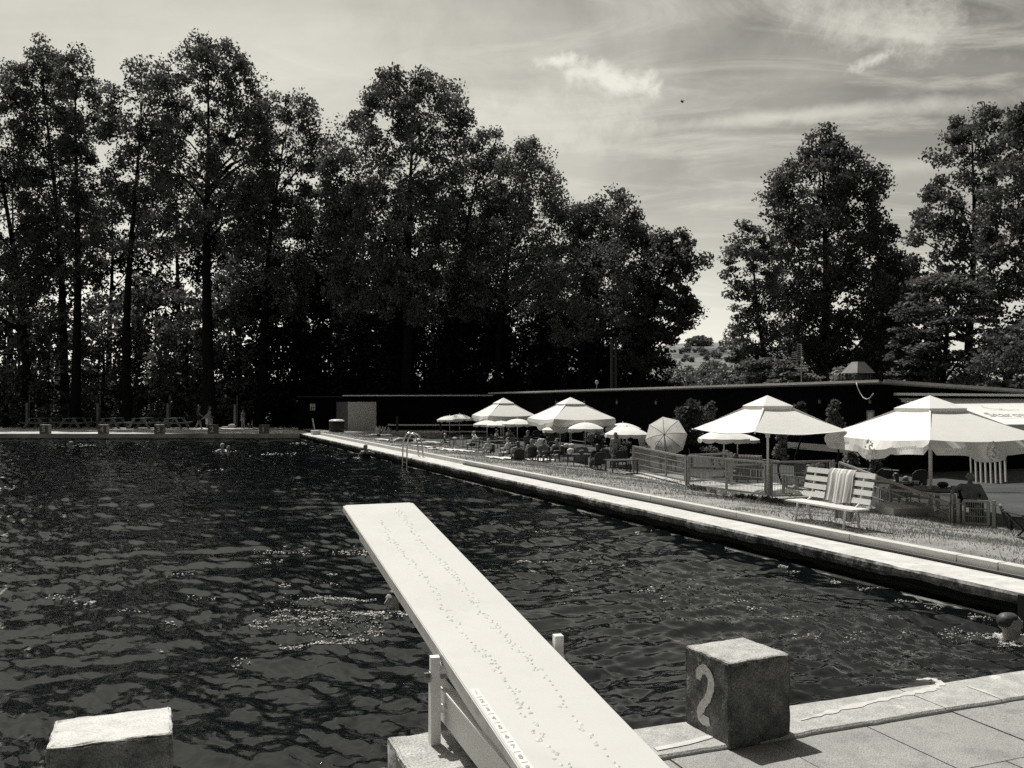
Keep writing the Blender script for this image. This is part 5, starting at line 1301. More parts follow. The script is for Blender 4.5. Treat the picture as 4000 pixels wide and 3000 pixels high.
def tree(label, px, Y, rows, dens=1.0, leaf=.26, m=None, rt=.32, zg=GZ, pyb=None, cr=.95, inner=.45, limbs=14, per=52, cat='tree', name='tree', lean=0.0, group=None, flat=0.0, fork=None, seed=1, depth=.85, limbr=.30):
    """rows: outline of the crown as seen in the photo (row, left, right); turned into metres at distance Y, filled as a round volume"""
    rng = np.random.default_rng(seed * 977 + int(px)); rows = sorted(rows)
    zz = [CAMZ - (r[0] - HOR) / F * Y for r in rows]; xl = [(r[1] - 2000) / F * Y for r in rows]; xr = [(r[2] - 2000) / F * Y for r in rows]
    bx = (px - 2000) / F * Y
    root = thing(name, label, cat, (bx, Y, zg), 0, group)
    zs = np.array(zz)[::-1]; L_ = np.array(xl)[::-1]; R_ = np.array(xr)[::-1]
    area = np.trapezoid(R_ - L_, zs) if hasattr(np, 'trapezoid') else np.trapz(R_ - L_, zs)
    n = max(6, int(area * 1.9 * dens / cr ** 2)); per = int(per * 1.9)
    # rows picked in proportion to the width there
    gz = np.linspace(zs[0], zs[-1], 200); gw = np.interp(gz, zs, R_ - L_); cdf = np.cumsum(gw); cdf /= cdf[-1]
    z = np.interp(rng.random(n), cdf, gz); l = np.interp(z, zs, L_); r = np.interp(z, zs, R_); mid = (l + r) / 2; hw = np.maximum((r - l) / 2 - cr * .1, .12)
    th = rng.random(n) * 2 * pi; q = np.where(rng.random(n) < inner, np.sqrt(rng.random(n)), .78 + .24 * rng.random(n))
    C = np.stack([mid + hw * q * np.cos(th), Y + hw * depth * q * np.sin(th), z], 1)
    crr = cr * (.6 + .85 * rng.random(n))
    C[:, 0] -= bx; C[:, 1] -= Y; C[:, 2] -= zg
    V, Q_ = leaves(C, crr, per, leaf, rng, flat)
    np_mesh('crown', V, Q_, m or M_leaf, root)
    # trunk and limbs
    top = zs[-1] - zg; mx = np.interp(zs[-1] - (zs[-1] - zs[0]) * .12, zs, (L_ + R_) / 2) - bx
    mb = MB(); k = 12; pts = []; rs = []
    for i in range(k + 1):
        s = i / k; pts.append(Vector((mx * s ** 1.6 + lean * sin(s * 3) + .12 * sin(s * 7 + px), .1 * sin(s * 5 + px * .3), top * .93 * s))); rs.append(rt * (1.25 if i == 0 else 1) * (1 - s * .96) + .015)
    mb.tube(pts, rs, 9)
    lowz = zs[0] - zg
    cand = sorted(range(n), key=lambda i: -crr[i] + 0 * C[i, 2]); rng.shuffle(cand); cand = cand[:limbs]
    for i in cand:
        e = Vector(C[i]); hz = max(min(e.z - (abs(e.x - 0) + abs(e.y)) * .65, top * .85), min(lowz * .9, e.z * .8)); s = min(max(hz / (top * .93), .05), .95)
        j = int(s * k); a = pts[j].lerp(pts[min(j + 1, k)], s * k - j); rr0 = min(rs[j] * (limbr + .2 * rng.random()), .02 + .022 * (e - a).length + .3 * (limbr - .3))
        md = a.lerp(e, .5) + Vector((rng.normal() * .25, rng.normal() * .25, (e - a).length * .10)); md2 = a.lerp(e, .8) + Vector((rng.normal() * .2, rng.normal() * .2, (e - a).length * .05))
        mb.tube([a, a.lerp(md, .5) + Vector((0, 0, .05)), md, md2, e], [rr0, rr0 * .8, rr0 * .6, rr0 * .4, rr0 * .15], 6, False)
    mb.build('trunk', M_bark, root, True)
    return root
GL = 'tall trees standing beyond the far deck'
tree('tall oak at the far left edge with a thin bare lower trunk', 112, 79, [(215, -60, 40), (330, -250, 110), (520, -420, 150), (760, -450, 165), (1000, -420, 190), (1250, -400, 180)], .6, seed=1, group=GL, rt=.38, limbs=16)  # crown widened out of view on the left to darken water reflections
tree('tall tree with two spiky tops at the far left', 262, 82, [(122, 135, 180), (150, 130, 200), (215, 60, 235), (300, 20, 270), (450, 10, 330), (640, 30, 330), (900, 80, 330), (1080, 130, 330)], .8, seed=2, group=GL, rt=.42)
tree('tall tree with a slim spike top left of the lone straight trunk', 300, 79, [(166, 268, 306), (215, 235, 330), (310, 210, 372), (480, 200, 392), (700, 210, 400), (950, 230, 400), (1100, 240, 390)], .65, seed=3, group=GL, rt=.45)
tree('tree with a lone straight trunk visible up to its crown', 492, 77, [(238, 490, 560), (272, 440, 630), (330, 405, 680), (440, 396, 690), (590, 390, 670), (730, 420, 640), (840, 350, 660), (930, 330, 700), (1000, 380, 690)], .72, seed=4, group=GL, rt=.42, limbs=18, inner=.35)
tree('largest oak on the left with a thick forking trunk', 812, 75, [(160, 755, 880), (195, 700, 930), (265, 610, 985), (400, 585, 1050), (560, 580, 1075), (730, 600, 1070), (850, 640, 1040), (970, 690, 960)], .92, seed=5, group=GL, rt=.56, limbs=26, inner=.4, limbr=.42)
tree('oak forming the right shoulder of the left group', 1012, 80, [(366, 1050, 1110), (390, 1010, 1215), (470, 980, 1245), (570, 990, 1268), (700, 950, 1235), (900, 900, 1225), (1100, 880, 1200), (1250, 900, 1180)], .95, seed=6, group=GL, rt=.42)
tree('big round topped oak in the middle, tallest of the central trees', 1583, 75, [(285, 1480, 1670), (330, 1430, 1775), (390, 1420, 1820), (470, 1370, 1850), (520, 1300, 1820), (640, 1262, 1800), (800, 1250, 1780), (950, 1270, 1760), (1100, 1290, 1730), (1250, 1300, 1720)], 1.15, seed=7, group=GL, rt=.48, limbs=24)
tree('oak on the right flank of the central round topped oak', 1735, 80, [(508, 1870, 1945), (560, 1800, 1970), (660, 1760, 2000), (850, 1730, 1990), (1050, 1720, 1960), (1250, 1700, 1950)], 1.0, seed=8, group=GL, rt=.45)
tree('feathery pale leaved tree right of the centre', 1930, 77, [(548, 2060, 2092), (600, 1960, 2140), (690, 1930, 2190), (790, 1890, 2245), (920, 1870, 2275), (1050, 1830, 2260), (1200, 1800, 2230)], 1.05, leaf=.21, m=M_leafl, per=60, seed=9, group=GL, rt=.35, limbs=20)
tree('dense dark domed tree between the pale tree and the reaching limbs', 2300, 77, [(732, 2330, 2425), (780, 2265, 2460), (850, 2245, 2515), (950, 2230, 2560), (1080, 2240, 2570), (1250, 2220, 2560)], 1.15, seed=10, group=GL, rt=.45)
tree('tree reaching out to the right over the gap with the distant hill', 2470, 73, [(888, 2605, 2660), (930, 2560, 2690), (985, 2530, 2700), (1020, 2500, 2775), (1055, 2500, 2725), (1120, 2480, 2680), (1170, 2480, 2725), (1240, 2470, 2745), (1290, 2460, 2670), (1350, 2440, 2615), (1430, 2420, 2620)], 1.1, seed=11, group=GL, rt=.4, limbs=26, cr=.7)
tree('pale feathery tree low in front of the dark domed tree', 2250, 73, [(960, 2240, 2420), (1050, 2180, 2500), (1180, 2150, 2520), (1330, 2160, 2500)], .9, leaf=.21, m=M_leafl, per=55, seed=12, group=GL, rt=.25)
# second row, farther back
GB = 'trees of the second row behind the far deck'
for i, (px, top, hw, bot, d, lab) in enumerate(((40, 620, 190, 1560, .45, 'broken sunlit crown in the second row at the left edge'), (230, 560, 170, 1560, .45, 'second row tree behind the two spiky tops'), (430, 700, 190, 1560, .45, 'thin crowned second row tree behind the lone straight trunk'), (690, 640, 200, 1580, .62, 'second row tree behind the largest oak, left of its trunk'),
    (930, 680, 200, 1580, .75, 'second row tree behind the largest oak, right of its trunk'), (1190, 720, 180, 1600, .9, 'second row tree filling the dip before the central oak'), (1420, 700, 220, 1600, 1.0, 'second row tree behind the central oak on its left'), (1690, 720, 220, 1600, 1.0, 'second row tree behind the central oak on its right'),
    (1980, 760, 230, 1600, 1.0, 'second row tree behind the feathery pale tree'), (2290, 900, 230, 1600, 1.0, 'second row tree behind the dark domed tree'))):
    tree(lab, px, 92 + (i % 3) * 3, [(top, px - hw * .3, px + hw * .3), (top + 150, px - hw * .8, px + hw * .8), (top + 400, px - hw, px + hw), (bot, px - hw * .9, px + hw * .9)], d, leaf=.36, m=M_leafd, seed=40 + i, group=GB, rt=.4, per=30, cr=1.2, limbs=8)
# understorey at the edge of the deck
GU = 'low dense trees under the tall ones'
for i, (px, top, hw, d, lab) in enumerate(((20, 1130, 160, .6, 'low tree at the left edge below the oak'), (190, 1190, 140, .6, 'low tree below the two spiky tops'), (400, 1150, 150, .62, 'low tree left of the lone straight trunk'), (600, 1060, 150, .75, 'low tree right of the lone straight trunk'), (730, 1130, 130, .8, 'low tree just left of the thick forking trunk'), (900, 1080, 150, .95, 'low tree just right of the thick forking trunk'),
    (1080, 1020, 170, 1.1, 'low dark tree behind the lone far figure'), (1290, 980, 170, 1.2, 'low dark tree above the hut sign'), (1470, 1060, 160, 1.2, 'low dark tree above the hut doors'), (1660, 1050, 170, 1.2, 'low dark tree above the rail boards'), (1850, 1080, 160, 1.2, 'low dark tree above the farthest umbrella'), (2040, 1100, 160, 1.2, 'low dark tree above the second umbrella'), (2220, 1180, 150, 1.2, 'low dark tree by the roof dish'), (2400, 1240, 130, 1.2, 'low dark tree by the flue pipes'), (2530, 1330, 90, 1.1, 'low dark tree at the left of the distant hill'))):
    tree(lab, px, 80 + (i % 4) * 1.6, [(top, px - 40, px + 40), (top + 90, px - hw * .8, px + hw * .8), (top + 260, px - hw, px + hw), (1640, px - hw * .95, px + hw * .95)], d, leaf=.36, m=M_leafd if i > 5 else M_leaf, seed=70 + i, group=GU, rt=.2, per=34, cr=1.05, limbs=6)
# hedge mass at the back
rng = np.random.default_rng(3); n = 2600
C = np.stack([-62 + 80 * rng.random(n), 88 + 5 * rng.random(n), GZ + 4.2 * rng.random(n) ** 1.2], 1)
hol = np.sin(C[:, 0] * .55) + np.sin(C[:, 0] * 1.3 + 1) + .6 * np.sin(C[:, 0] * 2.9)
C = C[(hol > -.75) | (C[:, 0] > -20) | (C[:, 2] > 3.0)]
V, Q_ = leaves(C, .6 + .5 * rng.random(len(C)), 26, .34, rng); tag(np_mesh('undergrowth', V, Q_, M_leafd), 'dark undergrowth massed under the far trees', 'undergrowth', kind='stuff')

# trees on the right, behind the cafe
GR = 'trees behind the cafe building'
tree('slender light leaved tree left of the dark pyramid shaped tree', 3010, 52, [(868, 2895, 2935), (920, 2870, 2990), (1010, 2835, 3020), (1075, 2815, 3040), (1160, 2850, 3050), (1250, 2880, 3040), (1320, 2815, 3050), (1400, 2860, 3060), (1480, 2920, 3070)], 1.0, leaf=.19, m=M_leafm, seed=91, group=GR, rt=.2, cr=.6, limbs=22, flat=.5)
tree('dark pyramid shaped tree behind the roof aerial', 3215, 56, [(492, 3205, 3245), (540, 3150, 3262), (600, 3135, 3330), (640, 3072, 3400), (690, 3060, 3440), (705, 2995, 3480), (780, 3010, 3440), (850, 2985, 3460), (930, 2980, 3480), (1030, 2990, 3540), (1120, 3020, 3525), (1250, 3040, 3520), (1380, 3060, 3540), (1490, 3090, 3540)], 1.35, leaf=.21, seed=92, group=GR, rt=.4, cr=.72, limbs=26, inner=.5)
tree('sparse topped tree with bare twigs at the upper right', 3792, 50, [(425, 3850, 3890), (450, 3745, 3900), (520, 3720, 3900), (590, 3640, 3910), (700, 3640, 3890), (770, 3605, 3900), (850, 3565, 3880), (930, 3565, 3880), (1040, 3560, 3880), (1130, 3530, 3850), (1250, 3560, 3850)], .62, leaf=.19, m=M_leafm, seed=93, group=GR, rt=.30, cr=.6, limbs=34, inner=.5)
tree('broad tree filling the right edge of the view', 4040, 45, [(412, 3955, 4160), (520, 3930, 4250), (660, 3880, 4300), (850, 3850, 4320), (1050, 3830, 4320), (1250, 3835, 4300), (1420, 3860, 4250)], 1.25, leaf=.19, seed=94, group=GR, rt=.4, cr=.65, limbs=20)
tree('broad leaved maple hanging low over the roof hood', 3690, 43, [(1070, 3640, 3770), (1130, 3560, 3830), (1220, 3520, 3865), (1340, 3500, 3870), (1440, 3480, 3850), (1510, 3500, 3820)], 1.1, leaf=.20, m=M_leafm, seed=95, group=GR, rt=.22, cr=.6, flat=1.0, limbs=16)
tree('pale small leaved tree over the awning at the right edge', 3930, 40, [(1265, 3900, 4040), (1330, 3840, 4080), (1420, 3785, 4080), (1500, 3750, 4080), (1560, 3800, 4080)], 1.1, leaf=.17, m=M_leafl, seed=96, group=GR, rt=.15, cr=.5, per=40)
tree('dark backing tree between the hood and the maple', 3480, 60, [(1050, 3440, 3560), (1200, 3400, 3640), (1400, 3380, 3680), (1530, 3380, 3680)], 1.3, leaf=.32, m=M_leafd, seed=97, group=GR, rt=.25, cr=.8)
tree('leafy bush behind the roof edge right of the hill', 2960, 46, [(1400, 2920, 2990), (1440, 2880, 3040), (1500, 2860, 3070), (1530, 2860, 3070)], 1.2, leaf=.2, m=M_leafm, seed=98, group=GR, rt=.1, cr=.45, name='bush', cat='bush', flat=.7)
tree('drooping leaved bush behind the roof aerial', 3100, 44, [(1415, 3060, 3120), (1450, 3020, 3180), (1500, 3000, 3200), (1530, 3000, 3200)], 1.2, leaf=.22, m=M_leafm, seed=99, group=GR, rt=.1, cr=.45, name='bush', cat='bush', flat=.9)
tree('sunlit sprig bush beside the roof hood posts', 3285, 42, [(1450, 3265, 3320), (1480, 3255, 3325), (1515, 3250, 3330)], 1.0, leaf=.16, m=M_hedge, seed=100, group=GR, rt=.05, cr=.3, name='bush', cat='bush', limbs=5)
tree('sunlit bush at the end of the right wing roof', 3800, 41, [(1470, 3740, 3800), (1500, 3725, 3880), (1535, 3720, 3990)], 1.2, leaf=.18, m=M_hedge, seed=101, group=GR, rt=.05, cr=.35, name='bush', cat='bush', limbs=5)
# middle distance woods before the hill
GM = 'lighter trees in the valley below the hill'
for i, (px, top, hw, Y, lab) in enumerate(((2640, 1465, 60, 150, 'valley tree next to the dark low tree'), (2720, 1450, 70, 160, 'valley tree below the middle of the hill'), (2800, 1432, 60, 140, 'valley tree touching the slender light tree'), (2690, 1488, 60, 120, 'lowest valley tree just above the roof line'), (2770, 1482, 65, 115, 'rounded valley tree above the roof, right of the lowest one'), (2860, 1450, 55, 120, 'valley tree half behind the leafy bush'), (2620, 1420, 45, 210, 'small valley tree by the reaching limbs'), (2700, 1424, 40, 230, 'small valley tree at the edge of the pale field'), (2780, 1416, 40, 220, 'small valley tree right of the pale field'))):
    tree(lab, px, Y, [(top, px - hw * .35, px + hw * .35), (top + 25, px - hw * .8, px + hw * .8), (top + 70, px - hw, px + hw), (1545, px - hw, px + hw)], 1.0, leaf=.55, m=M_far, seed=120 + i, group=GM, rt=.3, cr=1.3 if Y < 180 else 1.7, limbs=4, zg=GZ)

# ------------------------------------------------------------------ distant hill with fields
X0, X1, Y0, Y1 = 20, 420, 260, 900; nx_, ny_ = 90, 70; V = []
def hill_z(x, y):
    t = min(max((y - 260) / 500, 0), 1); s = t * t * (3 - 2 * t); xx = (x / y - .20) / .16
    crest = 49 - 5.0 * xx * xx + 1.6 * sin(x * .05) + 1.0 * sin(y * .03 + x * .02)
    return GZ - .5 + crest * s * min(max(1.25 - abs(xx) * .22, 0), 1)
for j in range(ny_):
    for i in range(nx_):
        x = -120 + 640 * i / (nx_ - 1); y = Y0 + (Y1 - Y0) * j / (ny_ - 1); V.append((x, y, hill_z(x, y)))
Q_ = [(j * nx_ + i, j * nx_ + i + 1, (j + 1) * nx_ + i + 1, (j + 1) * nx_ + i) for j in range(ny_ - 1) for i in range(nx_ - 1)]
tag(np_mesh('hill', V, Q_, mat('hill_fields', .13, .95, .23, .02, v3=.07, scale3=.035, lo3=.5, hi3=.56), smooth=True), kind='structure')
rng = np.random.default_rng(8); protos = []
for k in range(3):
    n = 26; d = rng.normal(size=(n, 3)); d /= np.linalg.norm(d, axis=1)[:, None]; C = d * (rng.random((n, 1)) ** .4) * np.array([3.4, 3.4, 2.6]) + np.array([0, 0, 3.4])
    V, Q_ = leaves(C, 1.0 + .6 * rng.random(n), 34, 1.1, rng); me = np_mesh('crown', V, Q_, M_far, link=False)
    mb = MB(); mb.cyl((0, 0, -.5), (0, 0, 4), .35, .15, 6); t = thing('hill_tree', 'x', 'tree'); link_mesh('crown', me, None, t); mb.build('trunk', M_bark, t); protos.append(t)
def hill_tree(px, py, s, lab, grp, k):
    # walk along the sight line until it meets the slope
    d = ray(px, py); d = d / d.y; y = 270.0
    while y < 890:
        p = d * y; 
        if CAMZ + p.z <= hill_z(p.x, p.y): break
        y += 2
    y = min(y, 770); x = d.x * y; o_ = dup(protos[k % 3], (x, y, hill_z(x, y) - .3), k * 1.3, lab, grp, scale=(s * .85, s * .85, s * .72)); return o_
for k, (px, s) in enumerate(((2697, 1.25), (2708, 1.5), (2720, 1.6), (2732, 1.65), (2744, 1.6), (2756, 1.4), (2764, 1.1), (2714, 1.35), (2738, 1.4), (2750, 1.3))):
    hill_tree(px, 1352 - (k % 3), s, 'dark tree in the clump crowning the distant hill', 'clump of trees on the hill crest', k)
hill_tree(2883, 1345, 1.1, 'lone round tree on the hill crest right of the clump', 'trees dotted on the distant hill', 1)
for k in range(30):
    px = 2630 + 270 * rng.random(); py = 1355 + 60 * rng.random() ** .8
    hill_tree(px, py, .45 + .5 * rng.random(), 'small rounded tree dotted on the fields of the distant hill', 'trees dotted on the distant hill', k)
for t in protos:
    for c in list(t.children): bpy.data.objects.remove(c)
    bpy.data.objects.remove(t)

# ------------------------------------------------------------------ shrubs and climbers around the cafe
def plant(name, label, px, pyb, Y, rows, dens, leaf, m, cr, seed, zg=TZ, flat=.3, group='shrubs and climbers of the cafe', per=26, **k):
    return tree(label, px, Y, rows, dens, leaf, m, .03, zg, None, cr, .6, 5, per, 'plant', name, 0, group, flat, None, seed, .6)
plant('bush', 'tall leafy bush against the black wall left of the white umbrella', 2690, 1700, 35, [(1568, 2685, 2710), (1600, 2650, 2740), (1640, 2625, 2745), (1690, 2620, 2740), (1730, 2640, 2720)], 1.1, .15, M_leafm, .22, 201)
plant('climber', 'flowering climber beside the tall bush on the black wall', 2780, 1690, 36, [(1572, 2765, 2790), (1610, 2755, 2795), (1650, 2760, 2785), (1680, 2765, 2785)], .8, .12, M_hedge, .14, 202)
plant('climber', 'climber creeping up the wall below the roof aerial', 3120, 1680, 32, [(1574, 3105, 3130), (1600, 3105, 3145), (1625, 3110, 3150)], .8, .11, M_leafm, .13, 203)
plant('climber', 'twisting climber with pale flowers left of the nearest umbrella', 3260, 1690, 31.0, [(1562, 3248, 3268), (1600, 3238, 3275), (1650, 3238, 3290), (1678, 3255, 3295)], .9, .11, M_hedge, .14, 204)
plant('climber', 'climber rising beside the left end of the pale counter board', 3050, 1800, 28, [(1686, 3042, 3058), (1720, 3036, 3062), (1760, 3036, 3066), (1790, 3020, 3068)], 1.0, .11, M_hedge, .12, 205)
plant('climber', 'climber hanging below the pale counter board by the umbrella', 3322, 1830, 27, [(1762, 3312, 3345), (1790, 3310, 3338), (1820, 3312, 3345), (1850, 3305, 3345)], 1.0, .11, M_hedge, .12, 206)
plant('climber', 'bushy climber behind the leaning parasol pole', 3415, 1840, 26.5, [(1765, 3395, 3440), (1790, 3392, 3455), (1820, 3400, 3440), (1850, 3400, 3425)], .9, .11, M_hedge, .13, 207)
plant('flower_shrub', 'flowering shrub behind the railing left of the bench back', 3190, 1900, 26, [(1818, 3165, 3215), (1840, 3145, 3235), (1862, 3145, 3240), (1890, 3155, 3230)], 1.1, .10, M_hedge, .14, 208)
plant('flower_shrub', 'pale flowering shrub left of the bikini woman', 2340, 1730, 40, [(1685, 2320, 2360), (1700, 2305, 2370), (1722, 2310, 2365), (1745, 2325, 2355)], 1.1, .13, M_hedge, .2, 209)
plant('flower_shrub', 'flowering shrub behind the crowded table under two parasols', 2150, 1725, 43, [(1688, 2120, 2200), (1702, 2125, 2215), (1722, 2140, 2200)], .9, .13, M_hedge, .22, 210)
plant('flower_shrub', 'dark flowering shrub through the railing below the shaft', 2540, 1850, 34, [(1730, 2420, 2470), (1760, 2400, 2480), (1790, 2410, 2470)], .7, .12, M_leafm, .2, 211)
plant('flower_shrub', 'small spotted shrub behind the first long railing', 2830, 1790, 34, [(1750, 2750, 2800), (1765, 2740, 2850), (1785, 2745, 2840)], .7, .11, M_hedge, .16, 212)
# spiky yucca by the hut
p = at(1492, 1692, .0); t = thing('yucca', 'spiky pale leaved plant in front of the hut doors', 'plant', (p.x, p.y, -.15)); k = p.y / F
V = []; Qs = []; rng2 = random.Random(4)
for i in range(170):
    c = Vector((rng2.choice((-22, -14, -6, 2, 10, 24, 30)) * k, rng2.uniform(-.3, .3), rng2.uniform(2, 26) * k)); a = rng2.random() * 6.28; l = rng2.uniform(8, 18) * k; d = Vector((cos(a) * .55, sin(a) * .55, 1)).normalized(); s = Vector((-sin(a), cos(a), 0)) * 1.5 * k
    o_ = len(V); V += [c - s, c + s, c + d * l * .6 + s * .7, c + d * l, c + d * l * .6 - s * .7]; Qs.append((o_, o_ + 1, o_ + 2, o_ + 3, o_ + 4))
m = MB(); m.add(V, Qs); m.build('leaves', mat('yucca_leaf', .30, .6, .5, 3), t)
m = MB(); m.cyl((-.05, 0, 0), (-.05, 0, 16 * k), .12, n=7); m.build('stem', M_bark, t)
# weeds along the ramp edge
rng = np.random.default_rng(12); C = []
for px, py, c in ((2700, 1908, 6), (2740, 1918, 5), (2790, 1925, 3), (2880, 1950, 4), (2930, 1955, 4), (2990, 1962, 6), (3015, 1972, 8), (3030, 1968, 6), (2840, 1975, 5), (2810, 1968, 4)):
    q = at(px, py, -.08)
    for _ in range(c): C.append((q.x + rng.normal() * .10, q.y + rng.normal() * .12, lawn_z((q - E0).dot(EN)) + .04))
V, Q_ = leaves(np.array(C), np.full(len(C), .09), 26, .06, rng); tag(np_mesh('weeds', V, Q_, M_leafm), 'dark weeds tufted along the edge of the ramp slab', 'weeds', kind='stuff')
# bird
p = atY(2664, 397, 45); m = MB(); m.ball((0, 0, 0), (.10, .05, .05), 2); m.add([(-.05, 0, .02), (.06, 0, .02), (.0, .18, .13)], [(0, 1, 2)]); m.add([(-.05, 0, .02), (.06, 0, .02), (-.02, -.17, .10)], [(2, 1, 0)]); m.add([(-.08, -.03, 0), (-.08, .03, 0), (-.2, 0, .01)], [(0, 1, 2)])
b_ = m.build('bird', M_black, loc=p); b_.rotation_euler = (0, .7, -.6); tag(b_, 'tiny dark bird flying under the bright cloud', 'bird')
# ------------------------------------------------------------------ people
_b = bmesh.new(); bmesh.ops.create_icosphere(_b, subdivisions=2, radius=1); ICO = np.array([v.co[:] for v in _b.verts]); _b.free()
def fused(name, segs, voxel, m, parent, extra=None, smooth_it=3):
    """closed hulls fused into ONE continuous skin"""
    bm = bmesh.new()
    for (p0, r0, p1, r1) in segs:
        t = bmesh.new()
        r0 = np.array(r0 if hasattr(r0, '__len__') else (r0,) * 3); r1 = np.array(r1 if hasattr(r1, '__len__') else (r1,) * 3)
        for q in np.concatenate([ICO * r0 + np.array(p0), ICO * r1 + np.array(p1)]): t.verts.new(q)
        res = bmesh.ops.convex_hull(t, input=t.verts[:])
        bmesh.ops.delete(t, geom=[v for v in t.verts if not v.link_faces], context='VERTS')
        me_ = bpy.data.meshes.new('tmp'); t.to_mesh(me_); t.free(); bm.from_mesh(me_); bpy.data.meshes.remove(me_)
    me = bpy.data.meshes.new('tmp'); bm.to_mesh(me); bm.free()
    o = bpy.data.objects.new('tmp', me); COL.objects.link(o)
    r = o.modifiers.new('r', 'REMESH'); r.mode = 'VOXEL'; r.voxel_size = voxel
    s = o.modifiers.new('s', 'SMOOTH'); s.iterations = smooth_it; s.factor = .5
    me2 = bpy.data.meshes.new_from_object(o.evaluated_get(bpy.context.evaluated_depsgraph_get()))
    bpy.data.objects.remove(o); bpy.data.meshes.remove(me)
    if extra:
        b2 = bmesh.new(); b2.from_mesh(me2)
        for (p0, r0, p1, r1) in extra:
            t = bmesh.new()
            for q in np.concatenate([ICO[::1] * r0 + np.array(p0), ICO * r1 + np.array(p1)]): t.verts.new(q)
            bmesh.ops.convex_hull(t, input=t.verts[:]); bmesh.ops.delete(t, geom=[v for v in t.verts if not v.link_faces], context='VERTS')
            tm = bpy.data.meshes.new('tmp'); t.to_mesh(tm); t.free(); b2.from_mesh(tm); bpy.data.meshes.remove(tm)
        b2.to_mesh(me2); b2.free()
    me2.materials.clear(); me2.name = name
    for p in me2.polygons: p.use_smooth = True
    return link_mesh(name, me2, m, parent)

def pose_joints(kind, **kw):
    J = dict(pel=(0, 0, .52), waist=(0, 0, .61), chest=(0, 0, .725), neck=(0, -.005, .835), head=(0, .01, .925),
             sL=(-.105, 0, .795), sR=(.105, 0, .795), eL=(-.135, -.01, .62), eR=(.135, -.01, .62), wL=(-.13, .04, .475), wR=(.13, .04, .475),
             hL=(-.052, 0, .51), hR=(.052, 0, .51), kL=(-.058, .01, .28), kR=(.058, .01, .28), aL=(-.058, -.01, .04), aR=(.058, -.01, .04))
    J = {k: Vector(v) for k, v in J.items()}
    if kind == 'walk':
        J['kL'] = Vector((-.055, .07, .285)); J['aL'] = Vector((-.055, .10, .04)); J['kR'] = Vector((.055, -.01, .28)); J['aR'] = Vector((.055, -.12, .06)); J['eL'] = Vector((-.14, -.05, .63)); J['wL'] = Vector((-.14, -.03, .48)); J['eR'] = Vector((.14, .02, .62)); J['wR'] = Vector((.13, .13, .54))
    if kind in ('sit', 'lean', 'rest'):
        for k, v in dict(pel=(0, 0, .29), waist=(0, -.01, .375), chest=(0, -.015, .485), neck=(0, -.01, .595), head=(0, .01, .685), sL=(-.105, -.01, .555), sR=(.105, -.01, .555), eL=(-.15, .06, .42), eR=(.15, .06, .42), wL=(-.10, .20, .43), wR=(.10, .20, .43),
                         hL=(-.055, .0, .28), hR=(.055, 0, .28), kL=(-.085, .24, .285), kR=(.085, .24, .285), aL=(-.08, .24, .04), aR=(.08, .24, .04)).items(): J[k] = Vector(v)
    if kind == 'rest': J['eR'] = Vector((.16, .20, .45)); J['wR'] = Vector((.07, .09, .62)); J['head'] = Vector((.02, .03, .675))
    if kind == 'lean':
        for k in ('chest', 'neck', 'head', 'sL', 'sR'): J[k].y -= .06
    if kind == 'swim':
        J['eL'] = Vector((-.20, .10, .74)); J['wL'] = Vector((-.22, .24, .76)); J['eR'] = Vector((.20, .10, .74)); J['wR'] = Vector((.22, .24, .76))
    for k, v in kw.items(): J[k] = Vector(v)
    return J

